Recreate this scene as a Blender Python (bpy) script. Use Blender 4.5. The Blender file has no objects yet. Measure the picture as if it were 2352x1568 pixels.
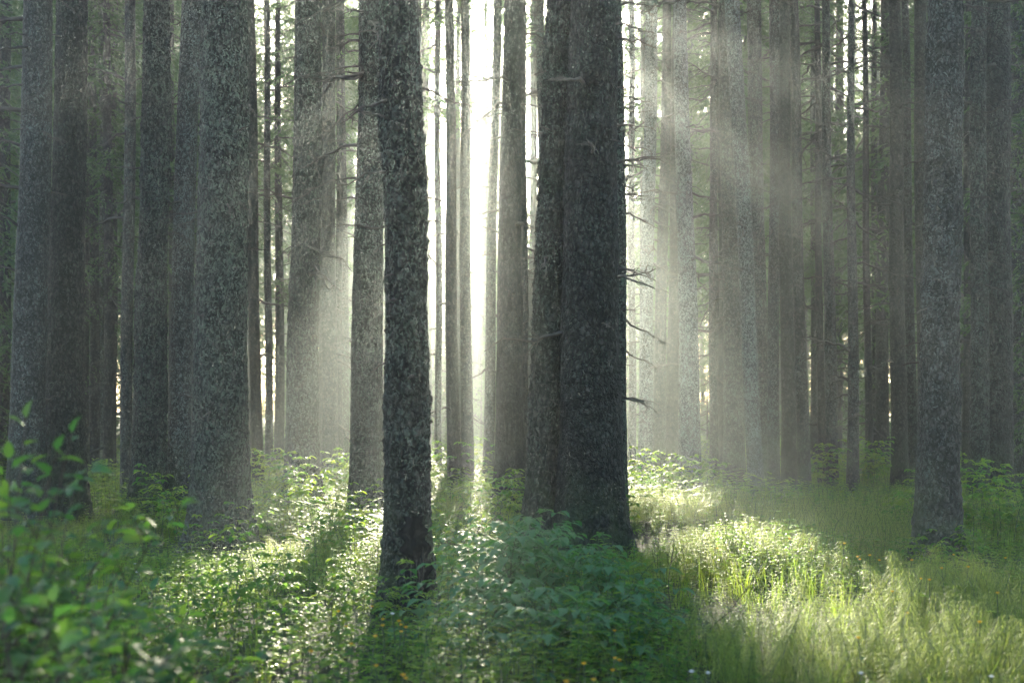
import bpy, math, random
import numpy as np

R = math.radians
SC = bpy.context.scene
COL = SC.collection

# ------------------------------------------------------------------ camera, sky, sun, exposure
EYE = 1.7
FPX = 3267.0                      # focal length in pixels of the 2352 x 1568 view used for measuring
HORIZON = 930.0
cam = bpy.data.cameras.new("camera")
cam.lens = 50.0
cam.sensor_width = 36.0
cam.shift_y = (HORIZON - 784.0) / 2352.0
cam.clip_end = 2000.0
cam.clip_start = 0.05
cam.dof.use_dof = True
cam.dof.focus_distance = 17.0
cam.dof.aperture_fstop = 2.2
camera = bpy.data.objects.new("camera", cam)
camera.location = (0, 0, EYE)
camera.rotation_euler = (R(90), 0, 0)
COL.objects.link(camera)
SC.camera = camera

SUN_EL = R(17.4)
SUN_AZ = R(-1.25)                 # measured from +Y, positive towards +X
world = bpy.data.worlds.new("World")
SC.world = world
world.use_nodes = True
wn = world.node_tree
sky = wn.nodes.new("ShaderNodeTexSky")
sky.sky_type = 'NISHITA'
sky.sun_disc = False
sky.sun_elevation = SUN_EL
sky.sun_rotation = SUN_AZ
sky.air_density = 1.0
sky.dust_density = 1.5
wn.links.new(sky.outputs[0], wn.nodes["Background"].inputs[0])
wn.nodes["Background"].inputs[1].default_value = 0.068

sun = bpy.data.lights.new("sun", 'SUN')
sun.energy = 5.0
sun.angle = R(0.9)
sun.color = (1.0, 0.89, 0.68)
sun_o = bpy.data.objects.new("sun", sun)
sun_o.rotation_euler = (R(90) - SUN_EL, 0, math.pi - SUN_AZ)
sun_o.location = (0, 60, 60)
COL.objects.link(sun_o)

SC.view_settings.view_transform = 'Standard'
SC.view_settings.look = 'None'
SC.view_settings.exposure = 3.3
SC.view_settings.gamma = 1.0
SC.cycles.max_bounces = 5
SC.cycles.diffuse_bounces = 3
SC.cycles.glossy_bounces = 2
SC.cycles.transmission_bounces = 3
SC.cycles.transparent_max_bounces = 4
SC.cycles.volume_bounces = 0
SC.cycles.sample_clamp_indirect = 4.0
SC.cycles.sample_clamp_direct = 12.0
SC.cycles.use_denoising = True
SC.cycles.caustics_reflective = False
SC.cycles.caustics_refractive = False

# ------------------------------------------------------------------ numeric helpers
rng = np.random.default_rng(7)
random.seed(7)


def vnoise(p, seed=0):
    """smooth value noise in -1..1 at the points p (n,3)"""
    p = np.asarray(p, float)
    i = np.floor(p).astype(np.int64)
    f = p - i
    f = f * f * (3 - 2 * f)
    out = np.zeros(len(p))
    for dx in (0, 1):
        for dy in (0, 1):
            for dz in (0, 1):
                h = (i[:, 0] + dx) * 374761393 + (i[:, 1] + dy) * 668265263 + (i[:, 2] + dz) * 2147483647 + seed * 144665
                h = (h ^ (h >> 13)) * 1274126177
                h = (h ^ (h >> 16)) & 0xFFFFFF
                w = (f[:, 0] if dx else 1 - f[:, 0]) * (f[:, 1] if dy else 1 - f[:, 1]) * (f[:, 2] if dz else 1 - f[:, 2])
                out += w * (h / 8388607.5 - 1)
    return out


def ground_z(x, y):
    x = np.atleast_1d(np.asarray(x, float))
    y = np.atleast_1d(np.asarray(y, float))
    p = np.stack([x * 0.35, y * 0.35, x * 0], 1)
    q = np.stack([x * 1.1, y * 1.1, x * 0 + 5], 1)
    return 0.07 * vnoise(p, 3) + 0.03 * vnoise(q, 4)


def gz(x, y):
    return float(ground_z(x, y)[0])


def at(px, d):
    return (px - 1176.0) * d / FPX


def mesh(name, V, F, mat, parent=None, tint=None, smooth=True, mats=None, midx=None, link=True):
    """V (n,3); F list of integer arrays (m,3) or (m,4)"""
    V = np.asarray(V, np.float32)
    me = bpy.data.meshes.new(name)
    F = [np.asarray(f, np.int32) for f in F if len(f)]
    nl = sum(f.size for f in F)
    nf = sum(len(f) for f in F)
    me.vertices.add(len(V))
    me.vertices.foreach_set("co", V.ravel())
    me.loops.add(nl)
    me.polygons.add(nf)
    me.loops.foreach_set("vertex_index", np.concatenate([f.ravel() for f in F]))
    tot = np.concatenate([np.full(len(f), f.shape[1], np.int32) for f in F])
    start = np.concatenate([[0], np.cumsum(tot)[:-1]]).astype(np.int32)
    me.polygons.foreach_set("loop_start", start)
    me.polygons.foreach_set("loop_total", tot)
    if midx is not None:
        me.polygons.foreach_set("material_index", np.asarray(midx, np.int32))
    me.update(calc_edges=True)
    me.polygons.foreach_set("use_smooth", np.full(nf, smooth))
    if tint is not None:
        a = me.attributes.new("tint", 'FLOAT', 'POINT')
        a.data.foreach_set("value", np.asarray(tint, np.float32))
    for m in (mats or [mat]):
        me.materials.append(m)
    o = bpy.data.objects.new(name, me)
    if parent is not None:
        o.parent = parent
    if link:
        COL.objects.link(o)
    return o


def tag(o, label=None, cat=None, group=None, kind=None):
    if label:
        o["label"] = label
    if cat:
        o["category"] = cat
    if group:
        o["group"] = group
    if kind:
        o["kind"] = kind
    return o


def empty(name, loc, label, cat, group=None):
    o = bpy.data.objects.new(name, None)
    o.location = loc
    o.empty_display_size = 0.2
    COL.objects.link(o)
    return tag(o, label, cat, group)


def copy_tree(o, parent=None):
    c = o.copy()
    COL.objects.link(c)
    c.parent = parent
    for ch in o.children:
        copy_tree(ch, c)
    return c


class Geo:
    """collects pieces of one mesh"""
    def __init__(self):
        self.V, self.T, self.Q, self.tint, self.mt, self.mq, self.n = [], [], [], [], [], [], 0

    def add(self, V, T=None, Q=None, tint=0.0, m=0):
        V = np.asarray(V, float)
        if T is not None and len(T):
            self.T.append(np.asarray(T) + self.n)
            self.mt.append(np.full(len(T), m))
        if Q is not None and len(Q):
            self.Q.append(np.asarray(Q) + self.n)
            self.mq.append(np.full(len(Q), m))
        self.V.append(V)
        self.tint.append(np.broadcast_to(tint, (len(V),)).astype(float))
        self.n += len(V)

    def arrays(self):
        V = np.concatenate(self.V) if self.V else np.zeros((0, 3))
        T = np.concatenate(self.T) if self.T else np.zeros((0, 3), int)
        Q = np.concatenate(self.Q) if self.Q else np.zeros((0, 4), int)
        t = np.concatenate(self.tint) if self.tint else np.zeros(0)
        m = np.concatenate(self.mt + self.mq) if (self.mt or self.mq) else np.zeros(0)
        mt = np.concatenate(self.mt) if self.mt else np.zeros(0, int)
        mq = np.concatenate(self.mq) if self.mq else np.zeros(0, int)
        return V, T, Q, t, mt, mq

    def build(self, name, mats, parent=None, smooth=True, link=True):
        V, T, Q, t, mt, mq = self.arrays()
        return mesh(name, V, [T, Q], None, parent, tint=t, smooth=smooth, mats=mats,
                    midx=np.concatenate([mt, mq]), link=link)


def tube(P, r, n=5):
    """open tube along the points P with the radii r; returns V, Q"""
    P = np.asarray(P, float)
    r = np.broadcast_to(r, (len(P),))
    d = np.gradient(P, axis=0)
    d /= np.linalg.norm(d, axis=1)[:, None] + 1e-9
    ref = np.where(np.abs(d[:, 2:3]) > 0.9, np.array([[1.0, 0, 0]]), np.array([[0, 0, 1.0]]))
    u = np.cross(ref, d)
    u /= np.linalg.norm(u, axis=1)[:, None] + 1e-9
    w = np.cross(d, u)
    a = np.arange(n) * 2 * math.pi / n
    V = P[:, None, :] + r[:, None, None] * (np.cos(a)[None, :, None] * u[:, None, :] + np.sin(a)[None, :, None] * w[:, None, :])
    k = len(P)
    i, j = np.meshgrid(np.arange(k - 1), np.arange(n), indexing="ij")
    j2 = (j + 1) % n
    Q = np.stack([i * n + j, i * n + j2, (i + 1) * n + j2, (i + 1) * n + j], -1).reshape(-1, 4)
    return V.reshape(-1, 3), Q


def rotz(a):
    c, s = math.cos(a), math.sin(a)
    return np.array([[c, -s, 0], [s, c, 0], [0, 0, 1.0]])


def roty(a):
    c, s = math.cos(a), math.sin(a)
    return np.array([[c, 0, s], [0, 1, 0], [-s, 0, c]])


def rotx(a):
    c, s = math.cos(a), math.sin(a)
    return np.array([[1, 0, 0], [0, c, -s], [0, s, c]])


# ------------------------------------------------------------------ materials
def new_mat(name):
    m = bpy.data.materials.new(name)
    m.use_nodes = True
    nt = m.node_tree
    return m, nt, nt.nodes, nt.links, nt.nodes["Principled BSDF"], nt.nodes["Material Output"]


def ramp(nodes, stops):
    r = nodes.new("ShaderNodeValToRGB")
    while len(r.color_ramp.elements) < len(stops):
        r.color_ramp.elements.new(0.5)
    for e, (p, c) in zip(r.color_ramp.elements, stops):
        e.position = p
        e.color = (*c, 1)
    return r


def bark_material(name, dark, mid, lichen, amount, scale=1.0, bump=0.025):
    m, nt, N, L, P, out = new_mat(name)
    tc = N.new("ShaderNodeTexCoord")
    oi = N.new("ShaderNodeObjectInfo")
    mul = N.new("ShaderNodeMath"); mul.operation = 'MULTIPLY'; mul.inputs[1].default_value = 37.0
    L.new(oi.outputs["Random"], mul.inputs[0])
    off = N.new("ShaderNodeVectorMath"); off.operation = 'ADD'
    L.new(tc.outputs["Object"], off.inputs[0]); L.new(mul.outputs[0], off.inputs[1])
    st = N.new("ShaderNodeVectorMath"); st.operation = 'MULTIPLY'; st.inputs[1].default_value = (1, 1, 0.62)
    L.new(off.outputs[0], st.inputs[0])
    # warp so that the flakes are not round
    wz = N.new("ShaderNodeTexNoise"); wz.inputs["Scale"].default_value = 14; wz.inputs["Detail"].default_value = 2
    L.new(off.outputs[0], wz.inputs["Vector"])
    wm = N.new("ShaderNodeVectorMath"); wm.operation = 'SCALE'; wm.inputs["Scale"].default_value = 0.09
    L.new(wz.outputs["Color"], wm.inputs[0])
    wv = N.new("ShaderNodeVectorMath"); wv.operation = 'ADD'
    L.new(st.outputs[0], wv.inputs[0]); L.new(wm.outputs[0], wv.inputs[1])
    vo = N.new("ShaderNodeTexVoronoi"); vo.inputs["Scale"].default_value = 15 * scale
    L.new(wv.outputs[0], vo.inputs["Vector"])
    vo2 = N.new("ShaderNodeTexVoronoi"); vo2.inputs["Scale"].default_value = 46 * scale
    L.new(wv.outputs[0], vo2.inputs["Vector"])
    fine = N.new("ShaderNodeTexNoise"); fine.inputs["Scale"].default_value = 55; fine.inputs["Detail"].default_value = 4
    L.new(off.outputs[0], fine.inputs["Vector"])
    big = N.new("ShaderNodeTexNoise"); big.inputs["Scale"].default_value = 2.3; big.inputs["Detail"].default_value = 5
    big.inputs["Roughness"].default_value = 0.65
    L.new(off.outputs[0], big.inputs["Vector"])
    # base colour: dark gaps, mid flakes
    cr = ramp(N, [(0.12, mid), (0.55, dark)])
    L.new(vo.outputs["Distance"], cr.inputs[0])
    # every plate its own shade, with dark cracks between the plates
    sepp = N.new("ShaderNodeSeparateColor"); L.new(vo.outputs["Color"], sepp.inputs[0])
    pl = N.new("ShaderNodeMapRange"); pl.inputs[3].default_value = 0.55; pl.inputs[4].default_value = 1.5
    L.new(sepp.outputs[0], pl.inputs[0])
    ve = N.new("ShaderNodeTexVoronoi"); ve.feature = 'DISTANCE_TO_EDGE'; ve.inputs["Scale"].default_value = 15 * scale
    L.new(wv.outputs[0], ve.inputs["Vector"])
    er = ramp(N, [(0.0, (0.25, 0.25, 0.25)), (0.16, (1, 1, 1))]); L.new(ve.outputs["Distance"], er.inputs[0])
    pm = N.new("ShaderNodeMath"); pm.operation = 'MULTIPLY'; L.new(pl.outputs[0], pm.inputs[0]); L.new(er.outputs[0], pm.inputs[1])
    cm = N.new("ShaderNodeVectorMath"); cm.operation = 'SCALE'
    L.new(cr.outputs[0], cm.inputs[0]); L.new(pm.outputs[0], cm.inputs["Scale"])
    cr = cm
    # lichen: only some flakes, in large uneven patches
    sep = N.new("ShaderNodeSeparateColor"); L.new(vo2.outputs["Color"], sep.inputs[0])
    ad = N.new("ShaderNodeMath"); ad.operation = 'MULTIPLY_ADD'; ad.inputs[1].default_value = 0.9
    L.new(big.outputs["Fac"], ad.inputs[0]); L.new(sep.outputs[0], ad.inputs[2])
    ad2 = N.new("ShaderNodeMath"); ad2.operation = 'MULTIPLY_ADD'; ad2.inputs[1].default_value = 0.5
    L.new(fine.outputs["Fac"], ad2.inputs[0])
    vary = N.new("ShaderNodeMath"); vary.operation = 'MULTIPLY_ADD'; vary.inputs[1].default_value = 0.5
    L.new(oi.outputs["Random"], vary.inputs[0]); L.new(ad.outputs[0], vary.inputs[2])
    vary2 = N.new("ShaderNodeMath"); vary2.operation = 'SUBTRACT'; vary2.inputs[1].default_value = 0.25
    L.new(vary.outputs[0], vary2.inputs[0]); L.new(vary2.outputs[0], ad2.inputs[2])
    lr = ramp(N, [(0.0, (0, 0, 0)), (0.40, (1, 1, 1))])
    sb = N.new("ShaderNodeMath"); sb.operation = 'SUBTRACT'; sb.inputs[1].default_value = 1.55 - amount
    L.new(ad2.outputs[0], sb.inputs[0]); L.new(sb.outputs[0], lr.inputs[0])
    mx = N.new("ShaderNodeMix"); mx.data_type = 'RGBA'
    L.new(lr.outputs[0], mx.inputs[0]); L.new(cr.outputs[0], mx.inputs[6]); mx.inputs[7].default_value = (*lichen, 1)
    # moss creeping up from the ground
    sx = N.new("ShaderNodeSeparateXYZ"); L.new(tc.outputs["Object"], sx.inputs[0])
    mz = N.new("ShaderNodeMapRange"); mz.inputs[1].default_value = 1.3; mz.inputs[2].default_value = 0.1
    L.new(sx.outputs[2], mz.inputs[0])
    mo = N.new("ShaderNodeMath"); mo.operation = 'MULTIPLY'; L.new(mz.outputs[0], mo.inputs[0])
    mr = ramp(N, [(0.42, (0, 0, 0)), (0.62, (1, 1, 1))]); L.new(big.outputs["Fac"], mr.inputs[0]); L.new(mr.outputs[0], mo.inputs[1])
    mx2 = N.new("ShaderNodeMix"); mx2.data_type = 'RGBA'
    L.new(mo.outputs[0], mx2.inputs[0]); L.new(mx.outputs[2], mx2.inputs[6]); mx2.inputs[7].default_value = (0.06, 0.085, 0.035, 1)
    # knots: small dark eyes where branches have dropped off
    kv = N.new("ShaderNodeTexVoronoi"); kv.inputs["Scale"].default_value = 3.6
    L.new(off.outputs[0], kv.inputs["Vector"])
    kr = ramp(N, [(0.07, (1, 1, 1)), (0.14, (0, 0, 0))]); L.new(kv.outputs["Distance"], kr.inputs[0])
    mx3 = N.new("ShaderNodeMix"); mx3.data_type = 'RGBA'
    km = N.new("ShaderNodeMath"); km.operation = 'MULTIPLY'; km.inputs[1].default_value = 0.85
    L.new(kr.outputs[0], km.inputs[0]); L.new(km.outputs[0], mx3.inputs[0])
    L.new(mx2.outputs[2], mx3.inputs[6]); mx3.inputs[7].default_value = (0.014, 0.012, 0.011, 1)
    mx2 = mx3
    hv = N.new("ShaderNodeHueSaturation")
    vr = N.new("ShaderNodeMapRange"); vr.inputs[3].default_value = 0.75; vr.inputs[4].default_value = 1.25
    L.new(oi.outputs["Random"], vr.inputs[0]); L.new(vr.outputs[0], hv.inputs["Value"])
    L.new(mx2.outputs[2], hv.inputs["Color"]); L.new(hv.outputs[0], P.inputs["Base Color"])
    # bump
    h1 = N.new("ShaderNodeMath"); h1.operation = 'MULTIPLY_ADD'; h1.inputs[1].default_value = -1.0
    L.new(vo.outputs["Distance"], h1.inputs[0])
    h2 = N.new("ShaderNodeMath"); h2.operation = 'MULTIPLY_ADD'; h2.inputs[1].default_value = -0.5
    L.new(vo2.outputs["Distance"], h2.inputs[0]); L.new(fine.outputs["Fac"], h2.inputs[2]); L.new(h2.outputs[0], h1.inputs[2])
    bp = N.new("ShaderNodeBump"); bp.inputs["Strength"].default_value = 1.0; bp.inputs["Distance"].default_value = bump
    h3 = N.new("ShaderNodeMath"); h3.operation = 'MULTIPLY_ADD'; h3.inputs[1].default_value = 1.5
    h4 = N.new("ShaderNodeMath"); h4.operation = 'ADD'; L.new(er.outputs[0], h4.inputs[0]); L.new(h1.outputs[0], h4.inputs[1])
    L.new(kr.outputs[0], h3.inputs[0]); L.new(h4.outputs[0], h3.inputs[2])
    L.new(h3.outputs[0], bp.inputs["Height"]); L.new(bp.outputs[0], P.inputs["Normal"])
    P.inputs["Roughness"].default_value = 0.75
    P.inputs["Specular IOR Level"].default_value = 0.3
    return m


def leaf_material(name, c1, c2, t1, t2, trans, rough=0.4, spec=0.5, scale=1.2):
    """two-sided leaf: reflects c1..c2 and lets light through as t1..t2; the tint attribute and a slow noise mix the two"""
    m, nt, N, L, P, out = new_mat(name)
    at_ = N.new("ShaderNodeAttribute"); at_.attribute_name = "tint"
    tc = N.new("ShaderNodeTexCoord")
    nz = N.new("ShaderNodeTexNoise"); nz.inputs["Scale"].default_value = scale; nz.inputs["Detail"].default_value = 3
    L.new(tc.outputs["Object"], nz.inputs["Vector"])
    s = N.new("ShaderNodeMath"); s.operation = 'MULTIPLY_ADD'; s.inputs[1].default_value = 0.8; s.use_clamp = True
    L.new(nz.outputs["Fac"], s.inputs[0])
    s0 = N.new("ShaderNodeMath"); s0.operation = 'SUBTRACT'; s0.inputs[1].default_value = 0.4
    L.new(at_.outputs["Fac"], s0.inputs[0]); L.new(s0.outputs[0], s.inputs[2])
    a = N.new("ShaderNodeMix"); a.data_type = 'RGBA'; a.inputs[6].default_value = (*c1, 1); a.inputs[7].default_value = (*c2, 1)
    b = N.new("ShaderNodeMix"); b.data_type = 'RGBA'; b.inputs[6].default_value = (*t1, 1); b.inputs[7].default_value = (*t2, 1)
    L.new(s.outputs[0], a.inputs[0]); L.new(s.outputs[0], b.inputs[0])
    L.new(a.outputs[2], P.inputs["Base Color"])
    P.inputs["Roughness"].default_value = rough
    P.inputs["Specular IOR Level"].default_value = spec
    tr = N.new("ShaderNodeBsdfTranslucent"); L.new(b.outputs[2], tr.inputs["Color"])
    mx = N.new("ShaderNodeMixShader"); mx.inputs[0].default_value = trans
    L.new(P.outputs[0], mx.inputs[1]); L.new(tr.outputs[0], mx.inputs[2]); L.new(mx.outputs[0], out.inputs["Surface"])
    return m


def plain(name, col, rough=0.8, spec=0.3, var=0.4, scale=20, bump=0.0):
    m, nt, N, L, P, out = new_mat(name)
    tc = N.new("ShaderNodeTexCoord")
    nz = N.new("ShaderNodeTexNoise"); nz.inputs["Scale"].default_value = scale; nz.inputs["Detail"].default_value = 5
    L.new(tc.outputs["Object"], nz.inputs["Vector"])
    cr = ramp(N, [(0.3, tuple(c * (1 - var) for c in col)), (0.7, tuple(min(1, c * (1 + var)) for c in col))])
    L.new(nz.outputs["Fac"], cr.inputs[0]); L.new(cr.outputs[0], P.inputs["Base Color"])
    P.inputs["Roughness"].default_value = rough
    P.inputs["Specular IOR Level"].default_value = spec
    if bump:
        b = N.new("ShaderNodeBump"); b.inputs["Distance"].default_value = bump
        L.new(nz.outputs["Fac"], b.inputs["Height"]); L.new(b.outputs[0], P.inputs["Normal"])
    return m


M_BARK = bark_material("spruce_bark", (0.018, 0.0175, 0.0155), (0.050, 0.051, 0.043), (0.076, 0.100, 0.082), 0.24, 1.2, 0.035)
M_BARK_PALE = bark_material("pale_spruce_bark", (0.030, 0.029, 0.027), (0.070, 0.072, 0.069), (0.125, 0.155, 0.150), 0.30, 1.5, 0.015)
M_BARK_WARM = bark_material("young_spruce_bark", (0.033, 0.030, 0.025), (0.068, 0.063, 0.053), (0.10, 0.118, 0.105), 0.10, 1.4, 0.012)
M_WOOD = plain("dead_wood", (0.060, 0.054, 0.048), 0.8, 0.3, 0.45, 14)
M_CHAR = plain("charred_wood", (0.012, 0.011, 0.010), 0.85, 0.2, 0.5, 18, 0.01)
M_SPLINT = plain("split_wood", (0.055, 0.048, 0.040), 0.8, 0.2, 0.4, 40)
M_NEEDLE = leaf_material("spruce_needles", (0.034, 0.082, 0.036), (0.060, 0.115, 0.046), (0.08, 0.17, 0.03), (0.16, 0.24, 0.04), 0.35, 0.45, 0.4, 0.5)
M_HERB = leaf_material("herb_leaves", (0.028, 0.130, 0.034), (0.060, 0.165, 0.026), (0.16, 0.40, 0.04), (0.42, 0.54, 0.05), 0.55, 0.50, 0.22, 0.45)
M_GRASS = leaf_material("grass_blades", (0.036, 0.132, 0.028), (0.072, 0.17, 0.028), (0.26, 0.44, 0.04), (0.46, 0.55, 0.07), 0.55, 0.5, 0.22, 0.5)
M_TAIL = leaf_material("horsetail_threads", (0.042, 0.135, 0.034), (0.080, 0.175, 0.04), (0.38, 0.50, 0.08), (0.58, 0.62, 0.14), 0.6, 0.48, 0.22, 0.5)
M_RASP = leaf_material("raspberry_leaves", (0.045, 0.135, 0.065), (0.080, 0.165, 0.075), (0.09, 0.28, 0.05), (0.16, 0.36, 0.05), 0.40, 0.45, 0.35, 1.5)
M_SHRUB = leaf_material("shrub_leaves", (0.028, 0.100, 0.058), (0.065, 0.140, 0.045), (0.09, 0.27, 0.04), (0.22, 0.38, 0.035), 0.45, 0.5, 0.22, 3.0)
M_STEM = plain("green_stem", (0.07, 0.10, 0.045), 0.6, 0.3, 0.3, 15)
M_TWIG = plain("brown_twig", (0.07, 0.05, 0.04), 0.7, 0.3, 0.4, 15)
M_YELLOW = leaf_material("yellow_petals", (0.75, 0.42, 0.02), (0.80, 0.52, 0.04), (0.7, 0.4, 0.02), (0.8, 0.5, 0.03), 0.3, 0.5, 0.3)
M_WHITE = leaf_material("white_petals", (0.75, 0.76, 0.80), (0.8, 0.8, 0.82), (0.7, 0.7, 0.7), (0.8, 0.8, 0.8), 0.3, 0.5, 0.3)


def floor_material():
    m, nt, N, L, P, out = new_mat("forest_soil")
    tc = N.new("ShaderNodeTexCoord")
    a = N.new("ShaderNodeTexNoise"); a.inputs["Scale"].default_value = 0.8; a.inputs["Detail"].default_value = 8
    b = N.new("ShaderNodeTexNoise"); b.inputs["Scale"].default_value = 18; b.inputs["Detail"].default_value = 6
    L.new(tc.outputs["Object"], a.inputs[0]); L.new(tc.outputs["Object"], b.inputs[0])
    ca = ramp(N, [(0.35, (0.045, 0.035, 0.024)), (0.5, (0.035, 0.055, 0.020)), (0.68, (0.05, 0.085, 0.028))])
    L.new(a.outputs["Fac"], ca.inputs[0])
    mx = N.new("ShaderNodeMix"); mx.data_type = 'RGBA'; mx.blend_type = 'MULTIPLY'; mx.inputs[0].default_value = 0.7
    cb = ramp(N, [(0.3, (0.4, 0.4, 0.4)), (0.7, (1, 1, 1))]); L.new(b.outputs["Fac"], cb.inputs[0])
    L.new(ca.outputs[0], mx.inputs[6]); L.new(cb.outputs[0], mx.inputs[7]); L.new(mx.outputs[2], P.inputs["Base Color"])
    P.inputs["Roughness"].default_value = 0.95
    bp = N.new("ShaderNodeBump"); bp.inputs["Distance"].default_value = 0.04
    L.new(b.outputs["Fac"], bp.inputs["Height"]); L.new(bp.outputs[0], P.inputs["Normal"])
    return m


# ------------------------------------------------------------------ ground
def build_ground():
    xs = np.concatenate([np.linspace(-150, -26, 24), np.linspace(-25, 25, 126), np.linspace(26, 150, 24)])
    ys = np.concatenate([np.linspace(-60, -2, 15), np.linspace(0, 62, 156), np.linspace(64, 240, 36)])
    X, Y = np.meshgrid(xs, ys)
    V = np.stack([X.ravel(), Y.ravel(), ground_z(X.ravel(), Y.ravel())], 1)
    nx, ny = len(xs), len(ys)
    i, j = np.meshgrid(np.arange(ny - 1), np.arange(nx - 1), indexing="ij")
    Q = np.stack([i * nx + j, i * nx + j + 1, (i + 1) * nx + j + 1, (i + 1) * nx + j], -1).reshape(-1, 4)
    o = mesh("forest_floor", V, [Q], floor_material())
    tag(o, "mossy dark forest floor under the herbs", kind="structure")


build_ground()

# ------------------------------------------------------------------ where the sun gets through the canopy
# (x0, x1, y0, y1, share of branches that are missing above that ground)
GAPS = [(1.4, 2.9, 9.5, 29, 0.98), (1.0, 3.4, 5.5, 9.5, 0.85), (3.4, 5.0, 7.0, 10.0, 0.3),
        (-3.2, -2.2, 9.5, 22, 0.98), (-2.3, -0.2, 15.0, 30, 0.95), (-1.5, -0.5, 8.5, 12.5, 0.9), (-7.5, -5.0, 22, 30, 0.8),
        (1.9, 4.2, 29, 58, 0.8), (-4.4, -2.5, 22, 52, 0.72), (-9.5, -5.5, 28, 60, 0.45), (4.6, 12.0, 30, 62, 0.42), (-2.3, 0.6, 30, 60, 0.5),
        (1.75, 2.15, -13, 8.5, 0.75), (-2.8, -2.45, -11, 8.5, 0.6), (-1.6, -1.2, -8, 12, 0.7)]


WINDOWS = [(1980, 75, -25, 330, 0.72), (1440, 42, -25, 520, 0.85), (622, 30, -25, 900, 0.45), (785, 26, 250, 950, 0.75), (1220, 22, -25, 900, 0.85),
           (1880, 40, 100, 420, 0.45), (232, 36, 480, 860, 0.6), (15, 30, 780, 1050, 0.6), (1000, 26, 100, 900, 0.6), (1650, 26, -25, 300, 0.5),
           (2010, 22, 560, 900, 0.6), (2220, 12, 500, 1000, 0.5)]


def in_gap(P, rs, pad=0.62):
    """True for the branches that are missing because the light falls through there"""
    t = np.maximum(P[:, 2], 0) / math.tan(SUN_EL)
    gx = P[:, 0] - t * math.sin(SUN_AZ)
    gy = P[:, 1] - t * math.cos(SUN_AZ)
    u = rs.random(len(P))
    hit = np.zeros(len(P), bool)
    for x0, x1, y0, y1, p in GAPS:
        pd = pad if y0 > 0 else 0.3
        hit |= (gx > x0 - pd) & (gx < x1 + pd) & (gy > y0 - 1.5) & (gy < y1 + 1.5) & (u < p)
    # the clearing in the canopy under the sun, narrowing downwards
    far = P[:, 1] > 33
    sx = 1176 + P[:, 0] / np.maximum(P[:, 1], 1) * FPX
    sy = HORIZON - (P[:, 2] - EYE) / np.maximum(P[:, 1], 1) * FPX
    shade = (gx > -0.9) & (gx < 0.9) & (gy > 5.5) & (gy < 15.0)
    hit |= far & (np.abs(sx - 1101) < 40 + 250 / np.maximum(P[:, 1], 1)) & (sy < 430) & (sy > -25) & (u < np.where(shade, 0.2, np.where(sy < 210, 0.85, 0.5)))
    # smaller openings through which the bright sky and mist show
    for wx, hw, y0, y1, p in WINDOWS:
        hit |= far & (np.abs(sx - wx) < hw) & (sy > y0) & (sy < y1) & (u < p)
    return hit


# ------------------------------------------------------------------ spruce branches
def spruce_branch(rs, n_twig, n_kite, klen, kwid, droop):
    """live branch of length 1 along +X with hanging twigs; returns (V, Q, tint, material index)"""
    g = Geo()
    t = np.linspace(0, 1, 6)
    ax = np.stack([t, 0.05 * np.sin(t * 4 + rs.random() * 6), -droop * t ** 1.5 + droop * 0.55 * t ** 4], 1)
    V, Q = tube(ax, 0.011 * (1 - 0.85 * t), 3)
    g.add(V, Q=Q, tint=0.2, m=1)
    for k in range(n_twig):
        s = 0.14 + 0.86 * (k + rs.random() * 0.8) / n_twig
        p0 = np.array([np.interp(s, t, ax[:, i]) for i in range(3)])
        side = 1 if k % 2 else -1
        L = (0.42 * (1 - s) ** 0.7 + 0.10) * rs.uniform(0.7, 1.2)
        a = side * rs.uniform(0.65, 1.15)
        hang = rs.uniform(0.25, 0.9)
        for q in range(n_kite):
            f = (q + rs.random()) / n_kite
            pc = p0 + L * f * np.array([math.cos(a), math.sin(a), -hang * f])
            dv = np.array([math.cos(a) + rs.normal(0, .35), math.sin(a) + rs.normal(0, .35), -hang * (0.4 + f) + rs.normal(0, .3)])
            dv /= np.linalg.norm(dv)
            sd = np.cross(dv, rs.normal(0, 1, 3))
            sd /= np.linalg.norm(sd) + 1e-9
            l = klen * rs.uniform(0.7, 1.35)
            w = kwid * rs.uniform(0.7, 1.3)
            g.add([pc, pc + dv * l * .45 + sd * w, pc + dv * l, pc + dv * l * .45 - sd * w], Q=[[0, 1, 2, 3]], tint=rs.uniform(0.1, 0.9), m=0)
    V, T, Q, tt, mt, mq = g.arrays()
    return V, Q, tt, mq


rsb = np.random.default_rng(11)
BR_NEAR = [spruce_branch(rsb, 18, 9, 0.075, 0.011, 0.36) for _ in range(5)]
BR_MID = [spruce_branch(rsb, 14, 7, 0.10, 0.015, 0.36) for _ in range(5)]
BR_FAR = [spruce_branch(rsb, 9, 3, 0.17, 0.038, 0.32) for _ in range(5)]


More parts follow.
